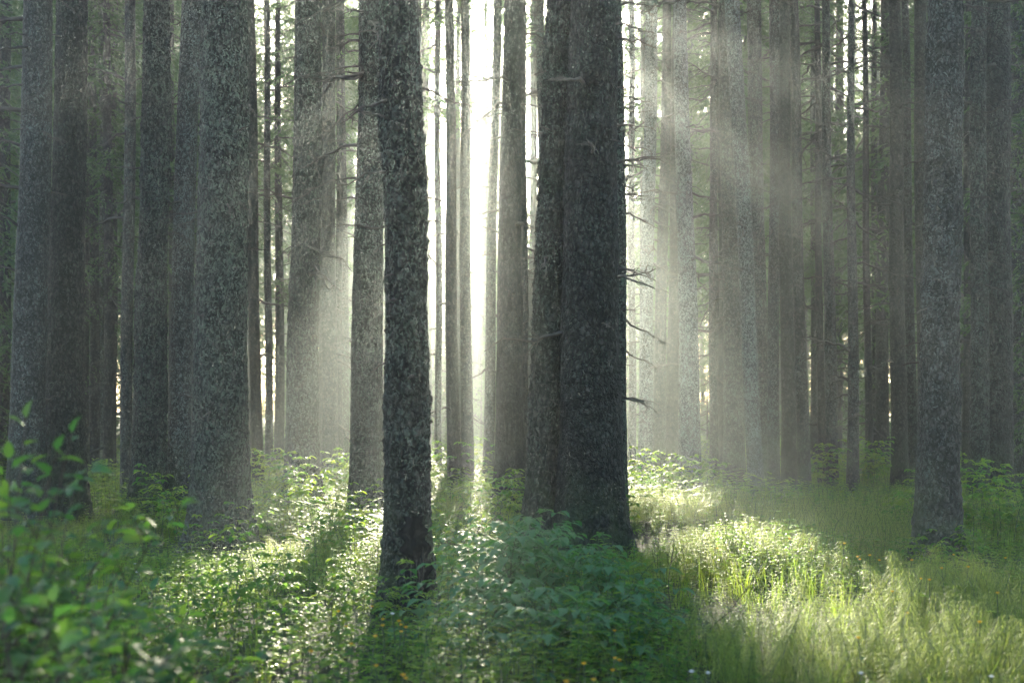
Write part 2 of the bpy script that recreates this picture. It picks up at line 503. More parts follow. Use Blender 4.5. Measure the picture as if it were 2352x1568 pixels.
def crown_geo(rs, zb, H, Lmax, templates, step, axis, per=5, base=None, sparse_low=True):
    """all live branches of one spruce as one mesh; axis(z) gives the stem's offset; base = world position for the light gaps"""
    items = []
    z = zb
    while z < H - 0.3:
        u = (z - zb) / (H - zb)
        L = Lmax * (1 - u) ** 0.75
        if sparse_low:
            L *= min(1.0, 0.55 + 2.2 * u)
        for k in range(per):
            if sparse_low and u < 0.2 and rs.random() < 0.35:
                continue
            yaw = rs.random() * 2 * math.pi
            pitch = (0.30 - 0.75 * u) + rs.normal(0, 0.10)          # low branches hang, high ones rise
            items.append((z + rs.uniform(-.5, .5) * step, yaw, pitch, L * rs.uniform(0.65, 1.15), rs.integers(len(templates))))
        z += step
    if not items:
        return None, False
    A = np.array(items, float)
    C = np.stack([axis(A[:, 0]) + 0.5 * A[:, 3] * np.cos(A[:, 1]), 0.5 * A[:, 3] * np.sin(A[:, 1]), A[:, 0] - 0.5 * A[:, 3] * np.sin(A[:, 2])], 1)
    cut = False
    if base is not None:
        hit = in_gap(C + np.array(base)[None], rs)
        cut = bool(hit.any())
        A = A[~hit]
    g = Geo()
    ax = axis(A[:, 0]) if len(A) else []
    for (zz, yaw, pitch, L, ti), x0 in zip(A, ax):
        V, Q, tt, mq = templates[int(ti)]
        M = rotz(yaw) @ roty(pitch)
        W = (V * L) @ M.T + np.array([x0, 0, zz])
        g.V.append(W); g.Q.append(Q + g.n); g.mq.append(mq); g.tint.append(np.clip(tt + rs.normal(0, .1), 0, 1)); g.n += len(W)
    return (g if g.n else None), cut


# ------------------------------------------------------------------ dead branches (templates shared by all trees)
def dead_branch_mesh(rs, droop, n_side, thick, name="dead_branch", rise=0.0):
    g = Geo()
    t = np.linspace(0, 1, 9)
    w = np.cumsum(rs.normal(0, 0.03, (9, 2)), axis=0)
    ax = np.stack([t, w[:, 0] - w[0, 0], rise * t - droop * t ** 1.6 + w[:, 1] - w[0, 1]], 1)
    V, Q = tube(ax, thick * (1 - 0.82 * t ** 0.8), 5)
    g.add(V, Q=Q)
    for k in range(n_side):
        s = rs.uniform(0.25, 0.95)
        p0 = np.array([np.interp(s, t, ax[:, i]) for i in range(3)])
        a = rs.choice([-1, 1]) * rs.uniform(0.5, 1.2)
        L = rs.uniform(0.12, 0.40) * (1.2 - s)
        tt = np.linspace(0, 1, 4)
        P = p0 + L * np.stack([tt * math.cos(a), tt * math.sin(a), rs.uniform(-.5, .25) * tt - .25 * tt ** 2], 1)
        V, Q = tube(P, thick * 0.42 * (1 - 0.7 * tt), 4)
        g.add(V, Q=Q)
        if rs.random() < 0.6:
            P2 = P[2] + L * .5 * np.stack([tt * math.cos(a * .3), tt * math.sin(a * .3) * -1, -.3 * tt], 1)
            V, Q = tube(P2, thick * 0.28 * (1 - 0.6 * tt), 3)
            g.add(V, Q=Q)
    o = g.build(name, [M_WOOD], link=False)
    return o.data


rsd = np.random.default_rng(5)
DEAD_STUB = [dead_branch_mesh(rsd, rsd.uniform(-.1, .3), 1, 0.06) for _ in range(4)]
DEAD_TWIG = [dead_branch_mesh(rsd, rsd.uniform(.0, .35), 5, 0.030) for _ in range(6)]
DEAD_LONG = [dead_branch_mesh(rsd, rsd.uniform(.25, .6), 14, 0.019) for _ in range(5)]
DEAD_LONG_RISE = [dead_branch_mesh(rsd, 0.15, 12, 0.019, rise=0.25) for _ in range(3)]


def put_dead(root, data, pos, yaw, pitch, L, roll=0.0):
    o = bpy.data.objects.new("dead_branch", data)
    o.parent = root
    o.location = pos
    o.rotation_euler = (roll, -pitch, yaw)
    o.scale = (L, L, L)
    COL.objects.link(o)
    return o


# ------------------------------------------------------------------ measured trunks
def trunk_mesh(rs, r0, r1, zt, H, dx, root, d, mat, rough, flare, moss):
    near = d < 21
    ns = 72 if near else 32
    dz = 0.030 if near else 0.08
    ztop = zt + 0.6
    zl = np.concatenate([np.arange(-0.35, ztop, dz), np.arange(ztop, H, 0.8), [H]])
    th = np.arange(ns) * 2 * math.pi / ns
    Z, T = np.meshgrid(zl, th, indexing="ij")
    rad = np.where(Z < zt, r0 + (r1 - r0) * Z / zt, r1 + (0.02 - r1) * (Z - zt) / (H - zt))
    lobes = 0.5 + 0.5 * np.cos(T * 5 + rs.random() * 6) * np.cos(T * 2 + rs.random() * 6)
    rad = rad * (1 + flare * (0.35 + lobes) * np.exp(-np.maximum(Z, 0) / 0.45))
    fade = np.clip((ztop + 1.5 - Z) / 1.5, 0, 1)
    p = np.stack([np.cos(T).ravel() * 0.5 * (r0 / .3), np.sin(T).ravel() * 0.5 * (r0 / .3), Z.ravel()], 1)
    k = rs.integers(1000)
    n1 = vnoise(p * np.array([9, 9, 5.0]), k).reshape(Z.shape)
    n2 = vnoise(p * np.array([46, 46, 30.0]), k + 1).reshape(Z.shape)
    n3 = vnoise(p * np.array([3, 3, 1.2]), k + 2).reshape(Z.shape)
    n4 = vnoise(p * np.array([24, 24, 20.0]), k + 3).reshape(Z.shape)
    disp = 0.006 * n1 + 0.010 * n2 + 0.009 * n3
    clump = np.clip(n4 * 1.5 + n3 * 0.9 - 0.2, 0, 1)
    disp = disp + moss * 0.026 * clump
    rad = rad + rough * disp * fade * min(1.0, r0 / 0.2)
    ax = dx * np.clip(Z, None, zt * 1.6) / zt + 0.015 * np.sin(Z * 0.9 + k)
    V = np.stack([ax + rad * np.cos(T), rad * np.sin(T), Z], -1).reshape(-1, 3)
    n = len(zl)
    i, j = np.meshgrid(np.arange(n - 1), np.arange(ns), indexing="ij")
    j2 = (j + 1) % ns
    Q = np.stack([i * ns + j, i * ns + j2, (i + 1) * ns + j2, (i + 1) * ns + j], -1).reshape(-1, 4)
    root_grid[root.name] = (zl, ns, rad)
    return mesh("trunk", V, [Q], mat, root)


root_grid = {}


def skin(root, th, z):
    """radius of the trunk's own surface at an angle and height"""
    zl, ns, rad = root_grid[root.name]
    fi = np.interp(z, zl, np.arange(len(zl)))
    i = min(int(fi), len(zl) - 2); fz = fi - i
    ft = (th % (2 * math.pi)) / (2 * math.pi) * ns
    j = int(ft) % ns; fj = ft - int(ft); j2 = (j + 1) % ns
    a = rad[i, j] * (1 - fj) + rad[i, j2] * fj
    b = rad[i + 1, j] * (1 - fj) + rad[i + 1, j2] * fj
    return a * (1 - fz) + b * fz


# x at base, y at base, width at base, x at top edge, width at top edge, bark, roughness, moss, dead branches, label
# (pixels of the 2352 x 1568 view; distance follows from the base's height in the picture)
B, P_, W = M_BARK, M_BARK_PALE, M_BARK_WARM
TRUNKS = [
    (60, 1200, 82, 87, 64, P_, 0.6, 0.0, "left", "pale grey spruce with long drooping dead branches, outermost big trunk on the left"),
    (148, 1186, 90, 163, 66, B, 1.0, 0.7, "few", "dark mossy spruce standing just right of the pale trunk with drooping branches"),
    (341, 1176, 76, 360, 58, B, 1.1, 1.0, "few", "shaggy lichen-crusted spruce left of the slim pale trunk and the broad trunk"),
    (404, 1172, 52, 440, 47, P_, 0.6, 0.0, "stub", "slim pale blue-grey spruce tucked against the left side of the broad trunk"),
    (507, 1238, 132, 513, 100, B, 1.1, 0.6, "stub", "broadest dark spruce of the left half with a flaring base"),
    (591, 1104, 26, 573, 24, W, 0.5, 0.0, "some", "thin misty spruce half hidden at the right edge of the broad left trunk"),
    (289, 1131, 28, 300, 24, W, 0.5, 0.0, "some", "thin dark spruce behind the left side of the shaggy lichen-crusted trunk"),
    (692, 1152, 76, 709, 58, B, 1.0, 0.8, "some", "dark spruce with shaggy left side behind the sunlit bush"),
    (757, 1109, 38, 753, 30, W, 0.6, 0.3, "many", "slim misty spruce close behind the right side of the shaggy trunk by the sunlit bush"),
    (777, 1100, 18, 781, 16, W, 0.5, 0.0, "some", "very thin spruce between two slim misty trunks left of centre"),
    (842, 1187, 80, 852, 54, B, 0.8, 0.3, "live", "grey spruce partly covered by the dark scarred trunk in front"),
    (938, 1356, 104, 921, 90, B, 1.2, 0.9, "stub", "nearest dark spruce with a black scar at its base"),
    (1043, 1131, 32, 1031, 19, W, 0.5, 0.0, "few", "left one of the close pair of slim trunks glowing in the light beam"),
    (1072, 1131, 30, 1067, 19, W, 0.5, 0.0, "few", "right one of the close pair of slim trunks glowing in the light beam"),
    (1119, 1123, 26, 1142, 18, W, 0.5, 0.0, "some", "thin spruce leaning to the right beside the bright sun gap"),
    (1166, 1148, 68, 1178, 42, B, 0.7, 0.1, "some", "straight grey spruce right of the bright sun gap"),
    (1203, 1134, 22, 1200, 16, W, 0.5, 0.0, "right", "thin bare spruce squeezed between the straight grey trunk and the leaning mossy trunk"),
    (1250, 1117, 20, 1242, 18, W, 0.5, 0.0, "left2", "thin bright-edged spruce peeping out behind the leaning mossy trunk"),
    (1235, 1236, 76, 1287, 54, B, 1.2, 1.1, "stub", "leaning mossy spruce pressed against the left side of the thickest central trunk"),
    (1354, 1240, 150, 1362, 106, B, 1.1, 0.5, "right", "thickest dark spruce right of centre with many short twigs on its right edge"),
    (1430, 1208, 30, 1419, 20, B, 0.6, 0.0, "right", "thin dark spruce showing along the right edge of the thickest trunk"),
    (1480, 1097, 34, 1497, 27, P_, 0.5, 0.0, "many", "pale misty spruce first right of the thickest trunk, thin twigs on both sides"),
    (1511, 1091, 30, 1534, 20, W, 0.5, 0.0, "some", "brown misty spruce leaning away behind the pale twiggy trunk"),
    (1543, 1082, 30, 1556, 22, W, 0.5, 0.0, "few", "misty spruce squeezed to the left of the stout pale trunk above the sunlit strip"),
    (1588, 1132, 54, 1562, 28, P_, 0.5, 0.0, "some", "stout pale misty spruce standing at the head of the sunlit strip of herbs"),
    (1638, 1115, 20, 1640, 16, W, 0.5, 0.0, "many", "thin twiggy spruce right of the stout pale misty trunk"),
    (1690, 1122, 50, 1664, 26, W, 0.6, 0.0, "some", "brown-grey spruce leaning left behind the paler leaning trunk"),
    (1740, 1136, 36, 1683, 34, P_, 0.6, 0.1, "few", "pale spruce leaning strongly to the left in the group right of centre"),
    (1752, 1120, 36, 1730, 32, W, 0.6, 0.0, "few", "brown spruce hidden behind the strongly leaning pale trunk"),
    (1776, 1127, 28, 1781, 25, P_, 0.7, 0.3, "stub", "straight lichen-speckled pale spruce right of the leaning trunks"),
    (1812, 1132, 36, 1800, 22, B, 0.7, 0.2, "few", "dark spruce touching the straight lichen-speckled trunk on its right"),
    (1846, 1125, 30, 1822, 21, W, 0.5, 0.0, "some", "smooth brown spruce next right of the dark trunk in the right-hand group"),
    (1887, 1106, 18, 1876, 13, W, 0.5, 0.0, "many", "thin far spruce seen between two smooth brown trunks"),
    (1911, 1115, 30, 1895, 18, W, 0.5, 0.0, "many", "slender olive-brown spruce with whorls of fine dead twigs"),
    (1960, 1120, 28, 1954, 14, W, 0.5, 0.0, "many", "dark slender spruce under the small second sky gap"),
    (1996, 1094, 18, 1985, 12, W, 0.5, 0.0, "many", "thin far spruce just left of the young dark spruce"),
    (2065, 1112, 38, 2055, 27, W, 0.5, 0.0, "some", "olive-grey spruce right of the young dark spruce"),
    (2097, 1110, 24, 2078, 16, B, 0.5, 0.0, "few", "dark narrow spruce left of the big foreground trunk on the right"),
    (2122, 1106, 28, 2112, 27, W, 0.5, 0.0, "few", "brown spruce mostly hidden behind the big foreground trunk on the right"),
    (2156, 1284, 94, 2169, 78, P_, 1.1, 0.5, "stub", "big spruce with green mossy foot standing alone in the right foreground"),
    (2219, 1108, 18, 2224, 15, W, 0.5, 0.0, "many", "thin far spruce in the gap right of the big mossy-footed trunk"),
    (2248, 1165, 44, 2249, 34, B, 0.8, 0.4, "some", "blue-grey spruce half hidden by the stubby trunk near the right edge"),
    (2280, 1162, 84, 2291, 58, B, 1.0, 0.6, "stub", "stubby dark spruce behind the low bush near the right edge"),
    (2340, 1118, 54, 2345, 46, P_, 0.8, 0.3, "many", "grey spruce cut off by the right picture edge"),
    (6, 1110, 30, 14, 24, W, 0.5, 0.0, "some", "brownish spruce cut off by the left picture edge"),
    (198, 1094, 17, 196, 14, W, 0.5, 0.0, "few", "leftmost of three thin far spruces between the mossy trunk and the shaggy trunk"),
    (239, 1088, 22, 236, 17, W, 0.5, 0.0, "few", "middle of three thin far spruces between the mossy trunk and the shaggy trunk"),
    (259, 1086, 18, 262, 15, W, 0.5, 0.0, "few", "rightmost of three thin far spruces between the mossy trunk and the shaggy trunk"),
    (618, 1085, 18, 612, 14, W, 0.5, 0.0, "few", "faint far spruce in the bright mist left of the sunlit bush"),
    (1008, 1082, 16, 1005, 13, W, 0.5, 0.0, "some", "faint far spruce in the mist right of the scarred trunk"),
    (1452, 1088, 18, 1450, 13, W, 0.5, 0.0, "some", "faint far spruce in the bright mist right of the thickest trunk"),
    (1660, 1092, 18, 1655, 13, W, 0.5, 0.0, "some", "faint far spruce behind the brown-grey leaning trunk"),
]

# conspicuous long dead branches: words of the tree's label, height in the picture, direction, length
LONG_DEAD = [("partly covered by", 150, 3.3, .8), ("partly covered by", 235, 3.0, .7), ("partly covered by", 405, 3.25, .95), ("partly covered by", 452, 3.5, .75),
             ("partly covered by", 330, 2.8, .6), ("partly covered by", 540, 3.3, .4), ("behind the sunlit bush", 205, 3.4, .6), ("behind the sunlit bush", 325, 3.1, .8), ("behind the sunlit bush", 450, 3.5, .6),
             ("behind the sunlit bush", 215, -.3, .7), ("behind the sunlit bush", 300, .2, .5), ("behind the sunlit bush", 775, 3.3, .5), ("black scar", 235, -.2, .22), ("black scar", 430, .1, .16), ("black scar", 180, 3.2, .2),
             ("pale misty spruce first", 45, -.2, 1.0), ("pale misty spruce first", 320, .1, .7), ("pale misty spruce first", 410, 3.3, .6), ("green mossy foot", 90, -.3, .3), ("green mossy foot", 460, -.2, .3),
             ("stubby dark", 180, -.2, .5), ("stubby dark", 240, .2, .5), ("dark slender spruce", 240, -.2, 1.2), ("dark slender spruce", 380, 3.3, 1.0), ("slender olive", 150, -.3, 1.2), ("slender olive", 300, 3.2, 1.0),
             ("brown-grey spruce", 180, 3.4, 1.1), ("stout pale misty", 440, -.3, 1.1), ("smooth brown", 420, -.2, .9), ("olive-grey", 700, 3.3, 1.0)]
ALL_TREES = []
SCAR_TREE = None


def build_trunks():
    global SCAR_TREE
    for n, (xb, yb, wb, xt, wt, mat, rough, moss, dead, label) in enumerate(TRUNKS):
        rs = np.random.default_rng(100 + n)
        d = FPX * EYE / ((yb - HORIZON) * 1.11)      # the herbs hide the lowest part of each trunk
        x0, x1 = at(xb, d), at(xt, d)
        zt = EYE + HORIZON * d / FPX
        r0, r1 = wb / 2 * d / FPX, wt / 2 * d / FPX
        H = float(np.clip(26 + r0 * 16 + rs.uniform(-1, 2), zt + 9, 34))
        root = empty("spruce_tree", (x0, d, gz(x0, d)), label, "tree")
        trunk_mesh(rs, r0, r1, zt, H, x1 - x0, root, d, mat, rough, 0.55 if d < 24 else 0.3, moss)
        dx = x1 - x0
        axis = lambda z: dx * np.clip(z, None, zt * 1.6) / zt
        zb = max(zt + 0.4, 9.0) + rs.uniform(0, 2.0)
        g, _ = crown_geo(rs, zb, H, 1.1 + r0 * 2.2, BR_FAR, 0.55, axis, 5, (x0, d, 0))
        if g:
            g.build("crown", [M_NEEDLE, M_WOOD], root)

        def rad(z):
            return r0 + (r1 - r0) * z / zt

        def put(z, yaw, data, L, pitch):
            r = rad(z) * 0.92
            put_dead(root, data, (float(axis(np.array(z))) + r * math.cos(yaw), r * math.sin(yaw), z), yaw, pitch, L, rs.normal(0, .5))
        cnt = {"few": 8, "some": 18, "many": 30, "stub": 14, "left": 10, "left2": 10, "right": 8, "live": 12}[dead]
        for k in range(cnt):
            z = rs.uniform(0.25 if dead != "many" else 0.12, 1.02) * zt
            yaw = rs.random() * 2 * math.pi
            if dead in ("stub", "few", "left"):
                put(z, yaw, DEAD_STUB[rs.integers(4)], rs.uniform(0.10, 0.28), rs.normal(0, .25))
                if k % 2 == 0:
                    put(rs.uniform(.45, 1) * zt, rs.random() * 6.28, DEAD_TWIG[rs.integers(6)], rs.uniform(.25, .6), rs.normal(-.05, .2))
            else:
                put(z, yaw, DEAD_TWIG[rs.integers(6)], rs.uniform(.2, 1.0) ** 1.3 + .12, rs.normal(-.03, .2))
        if dead == "left":
            for z, L, yw in ((8.6, 1.3, 3.0), (8.05, 1.6, 3.4), (7.65, 1.5, 2.9), (7.3, 1.0, 3.7), (6.7, 1.7, 3.3), (6.1, 1.4, 2.8), (5.5, 1.7, 3.5), (5.05, 1.2, 3.1), (4.5, 1.4, 3.3), (4.0, 1.1, 3.6), (3.4, 0.9, 2.9)):
                put(z, yw, (DEAD_LONG if z > 5 else DEAD_LONG_RISE)[rs.integers(3)], L, rs.uniform(-.05, .2))
            for z, L, yw in ((7.9, 1.4, 4.0), (6.3, 1.2, 4.3), (5.2, 0.8, 5.4), (7.0, .7, 5.8)):
                put(z, yw, DEAD_LONG[rs.integers(5)], L, -0.1)
        if dead == "right":
            for k in range(24):
                z = zt * (1 - 0.75 * rs.random() ** 1.4)
                put(z, rs.normal(-0.15, .45), DEAD_TWIG[rs.integers(6)], .5 * rs.random() ** 1.2 + .12, rs.normal(-.1, .22))
        if dead == "left2":
            for k in range(16):
                put(zt * (1 - 0.6 * k / 15), math.pi + rs.normal(0, .3), DEAD_TWIG[rs.integers(6)], rs.uniform(.25, .5), rs.normal(.0, .15))
        if dead in ("live", "many") and d < 34:
            for k in range(5):
                put(rs.uniform(.55, 1) * zt, rs.random() * 6.28, DEAD_LONG[rs.integers(5)], rs.uniform(.9, 1.6), rs.normal(0, .15))
        for key, y, yw, L in LONG_DEAD:
            if key in label:
                put(EYE + (HORIZON - y) * d / FPX, yw, (DEAD_LONG + DEAD_LONG_RISE)[rs.integers(8)], L, rs.normal(.05, .1))
        ALL_TREES.append((x0, d))
        if "black scar" in label:
            SCAR_TREE = (root, r0, rad)


build_trunks()


def build_scar():
    """charred hollow with splinters on the foot of the nearest trunk, facing the camera and a little to its right"""
    root, r0, rad = SCAR_TREE
    rs = np.random.default_rng(3)
    ns, nz = 22, 26
    g = Geo()
    V = []
    for iz in range(nz):
        z = 0.12 + 0.72 * iz / (nz - 1)
        half = 0.62 * (1 - (abs(iz / (nz - 1) - 0.55) / 0.6) ** 2.2) ** 0.6 * (0.8 + .25 * math.sin(iz * 1.3) + .1 * rs.random())
        c = -1.22 + 0.1 * math.sin(z * 5)
        for k in range(ns):
            u = k / (ns - 1) * 2 - 1
            th = c + half * u
            r = skin(root, th, z) + 0.022 + 0.006 * rs.normal()
            V.append((r * math.cos(th), r * math.sin(th), z))
    i, j = np.meshgrid(np.arange(nz - 1), np.arange(ns - 1), indexing="ij")
    Q = np.stack([i * ns + j, i * ns + j + 1, (i + 1) * ns + j + 1, (i + 1) * ns + j], -1).reshape(-1, 4)
    sc = mesh("bark_scar", V, [Q], M_CHAR, root)
    for k in range(6):
        g = Geo()
        z0 = 0.22 + rs.random() * 0.1
        th = -1.42 + 0.085 * k
        L = rs.uniform(0.16, 0.34)
        tt = np.linspace(0, 1, 5)
        zz = z0 + L * tt
        rr = np.array([skin(root, th, z) + 0.034 for z in zz])
        P = np.stack([rr * math.cos(th), rr * math.sin(th), zz], 1)
        V, Q = tube(P, 0.008 * (1 - 0.8 * np.abs(tt - .4)), 5)
        g.add(V, Q=Q)
        g.build("splinter", [M_SPLINT], sc)


build_scar()


# ------------------------------------------------------------------ the wood behind
def stem_geo(r, H):
    z = np.concatenate([np.linspace(-.3, 2, 5), np.linspace(3, H, 10)])
    P = np.stack([0.03 * np.sin(z * .5), 0 * z, z], 1)
    return tube(P, r * (1 - z / H * 0.93).clip(0.05, 1.02), 12)


LANES = [(-3.05, -2.3), (1.55, 2.8), (-1.7, -1.25)]


def clear_of_light(x, y, r=0.22):
    """move a stem aside so that its shadow falls beside the sunlit patches, not into them"""
    k = math.tan(-SUN_AZ)
    sh = x + k * (y - 16)
    for a, b in LANES:
        if a - r < sh < b + r:
            sh = a - r if sh - a < b - sh else b + r
    return sh - k * (y - 16)


ZONES = [(-1e9, 480, "tall far spruce in the dark wood behind the left-hand trunks"),
         (480, 960, "tall far spruce in the mist between the broad left trunk and the scarred trunk"),
         (960, 1460, "tall far spruce in the glare around the sun gap"),
         (1460, 1900, "tall far spruce in the grey mist behind the group of trunks right of centre"),
         (1900, 1e9, "tall far spruce in the dark wood behind the right-hand trunks")]


def build_wood():
    rs = np.random.default_rng(23)
    # shared trees
    variants = []
    for v in range(8):
        H = 26 + 1.1 * v
        zb = [2.2, 4.5, 3.0, 5.5, 3.6, 2.6, 5.0, 4.0][v]
        near = v % 2 == 0
        rv = np.random.default_rng(300 + v)
        V, Q = stem_geo(0.15 + 0.012 * v, H)
        gs = Geo(); gs.add(V, Q=Q)
        st = gs.build("trunk", [M_BARK_WARM], link=False).data
        per = {}
        for key, tpl, step in (("mid", BR_MID, 0.45), ("far", BR_FAR, 0.55)):
            g, _ = crown_geo(rv, zb, H, 2.3 + 0.1 * v, tpl, step, lambda z: 0 * z)
            per[key] = g.build("crown", [M_NEEDLE, M_WOOD], link=False).data
        variants.append((H, zb, st, per, 2.3 + .1 * v))
    n = 0
    y = 33.0
    while y < 112:
        sx = 4.3 + (y - 33) * 0.010
        x = -(0.40 * y + 3) + rs.random() * sx
        while x < 0.40 * y + 3:
            px, py = x + rs.uniform(-1.2, 1.2), y + rs.uniform(-1.8, 1.8)
            x += sx
            scr = 1176 + px / py * FPX
            corridor = -3.2 < px + 0.022 * (py - 20) < 3.0
            if corridor and rs.random() < (0.25 if py < 70 else 0.0):
                continue
            if py < 62 and (1925 < scr < 2005 or 588 < scr < 655 or 1425 < scr < 1480) and rs.random() < .85:
                continue
            px = clear_of_light(px, py)
            if any((px - a) ** 2 + (py - b) ** 2 < 2.2 for a, b in ALL_TREES):
                continue
            ALL_TREES.append((px, py))
            H, zb, st, per, Lm = variants[rs.integers(8)]
            s = rs.uniform(0.9, 1.15)
            label = next(l for a, b, l in ZONES if a <= scr < b)
            root = empty("spruce_tree", (px, py, gz(px, py)), label, "tree", "far spruces of the wood, " + label.split(" spruce ")[1])
            root.rotation_euler = (R(rs.normal(0, .7)), R(rs.normal(0, .7)), 0)
            for data in (st,):
                o = bpy.data.objects.new("trunk", data)
                o.parent = root
                o.scale = (s, s, s)
                o.rotation_euler = (0, 0, rs.random() * 6.28)
                COL.objects.link(o)
            key = "mid" if py < 52 else "far"
            # does any of the crown stand in the light's way?
            rr = np.random.default_rng(5000 + n)
            zz = np.linspace(zb * s, H * s, 12)
            probe = np.concatenate([np.stack([np.full(12, px + q), np.full(12, py), zz], 1) for q in (-1.5, 0, 1.5)])
            if in_gap(probe, rr, 0.8).any():
                g, cut = crown_geo(rr, zb * s, H * s, Lm * s, BR_MID if py < 52 else BR_FAR, 0.5, lambda z: 0 * z, 5, (px, py, 0))
                if g:
                    g.build("crown", [M_NEEDLE, M_WOOD], root)
            else:
                o = bpy.data.objects.new("crown", per[key])
                o.parent = root
                o.scale = (s, s, s)
                o.rotation_euler = (0, 0, rr.random() * 6.28)
                COL.objects.link(o)
            if py < 50:
                for k in range(9):
                    z = rr.uniform(1.0, zb * s + 1.5)
                    yaw = rr.random() * 6.28
                    put_dead(root, (DEAD_TWIG + DEAD_LONG)[rr.integers(11)], (0.12 * math.cos(yaw), .12 * math.sin(yaw), z), yaw, rr.normal(0, .2), rr.uniform(.5, 1.5), rr.normal(0, .5))
            n += 1
        y += 4.8
    return n


N_FAR = build_wood()


def build_side_shade():
    """unseen spruces added right of the viewer to shade the right sides of the trunks; the left is open"""
    rs = np.random.default_rng(41)
    src = [o for o in bpy.data.objects if o.name.startswith("spruce_tree") and o.get("group") and any(c.name.startswith("crown") and c.scale.x != 1 for c in o.children)]
    for k, (x, y) in enumerate(((17, 1), (19, 9), (15, -7), (21, 3), (24, 13), (14, -14), (18, -16), (23, -5), (12, -22), (27, 18), (28, 6), (17, -25))):  # added out of view, to keep skylight off the trunks' right sides
        a = src[int(rs.integers(len(src)))]
        o = copy_tree(a)
        o.location = (x, y, gz(x, y))
        o["label"] = "unseen spruce added right of the viewer to shade the trunks"
        o["group"] = "unseen shading spruces added beside the viewer"


build_side_shade()

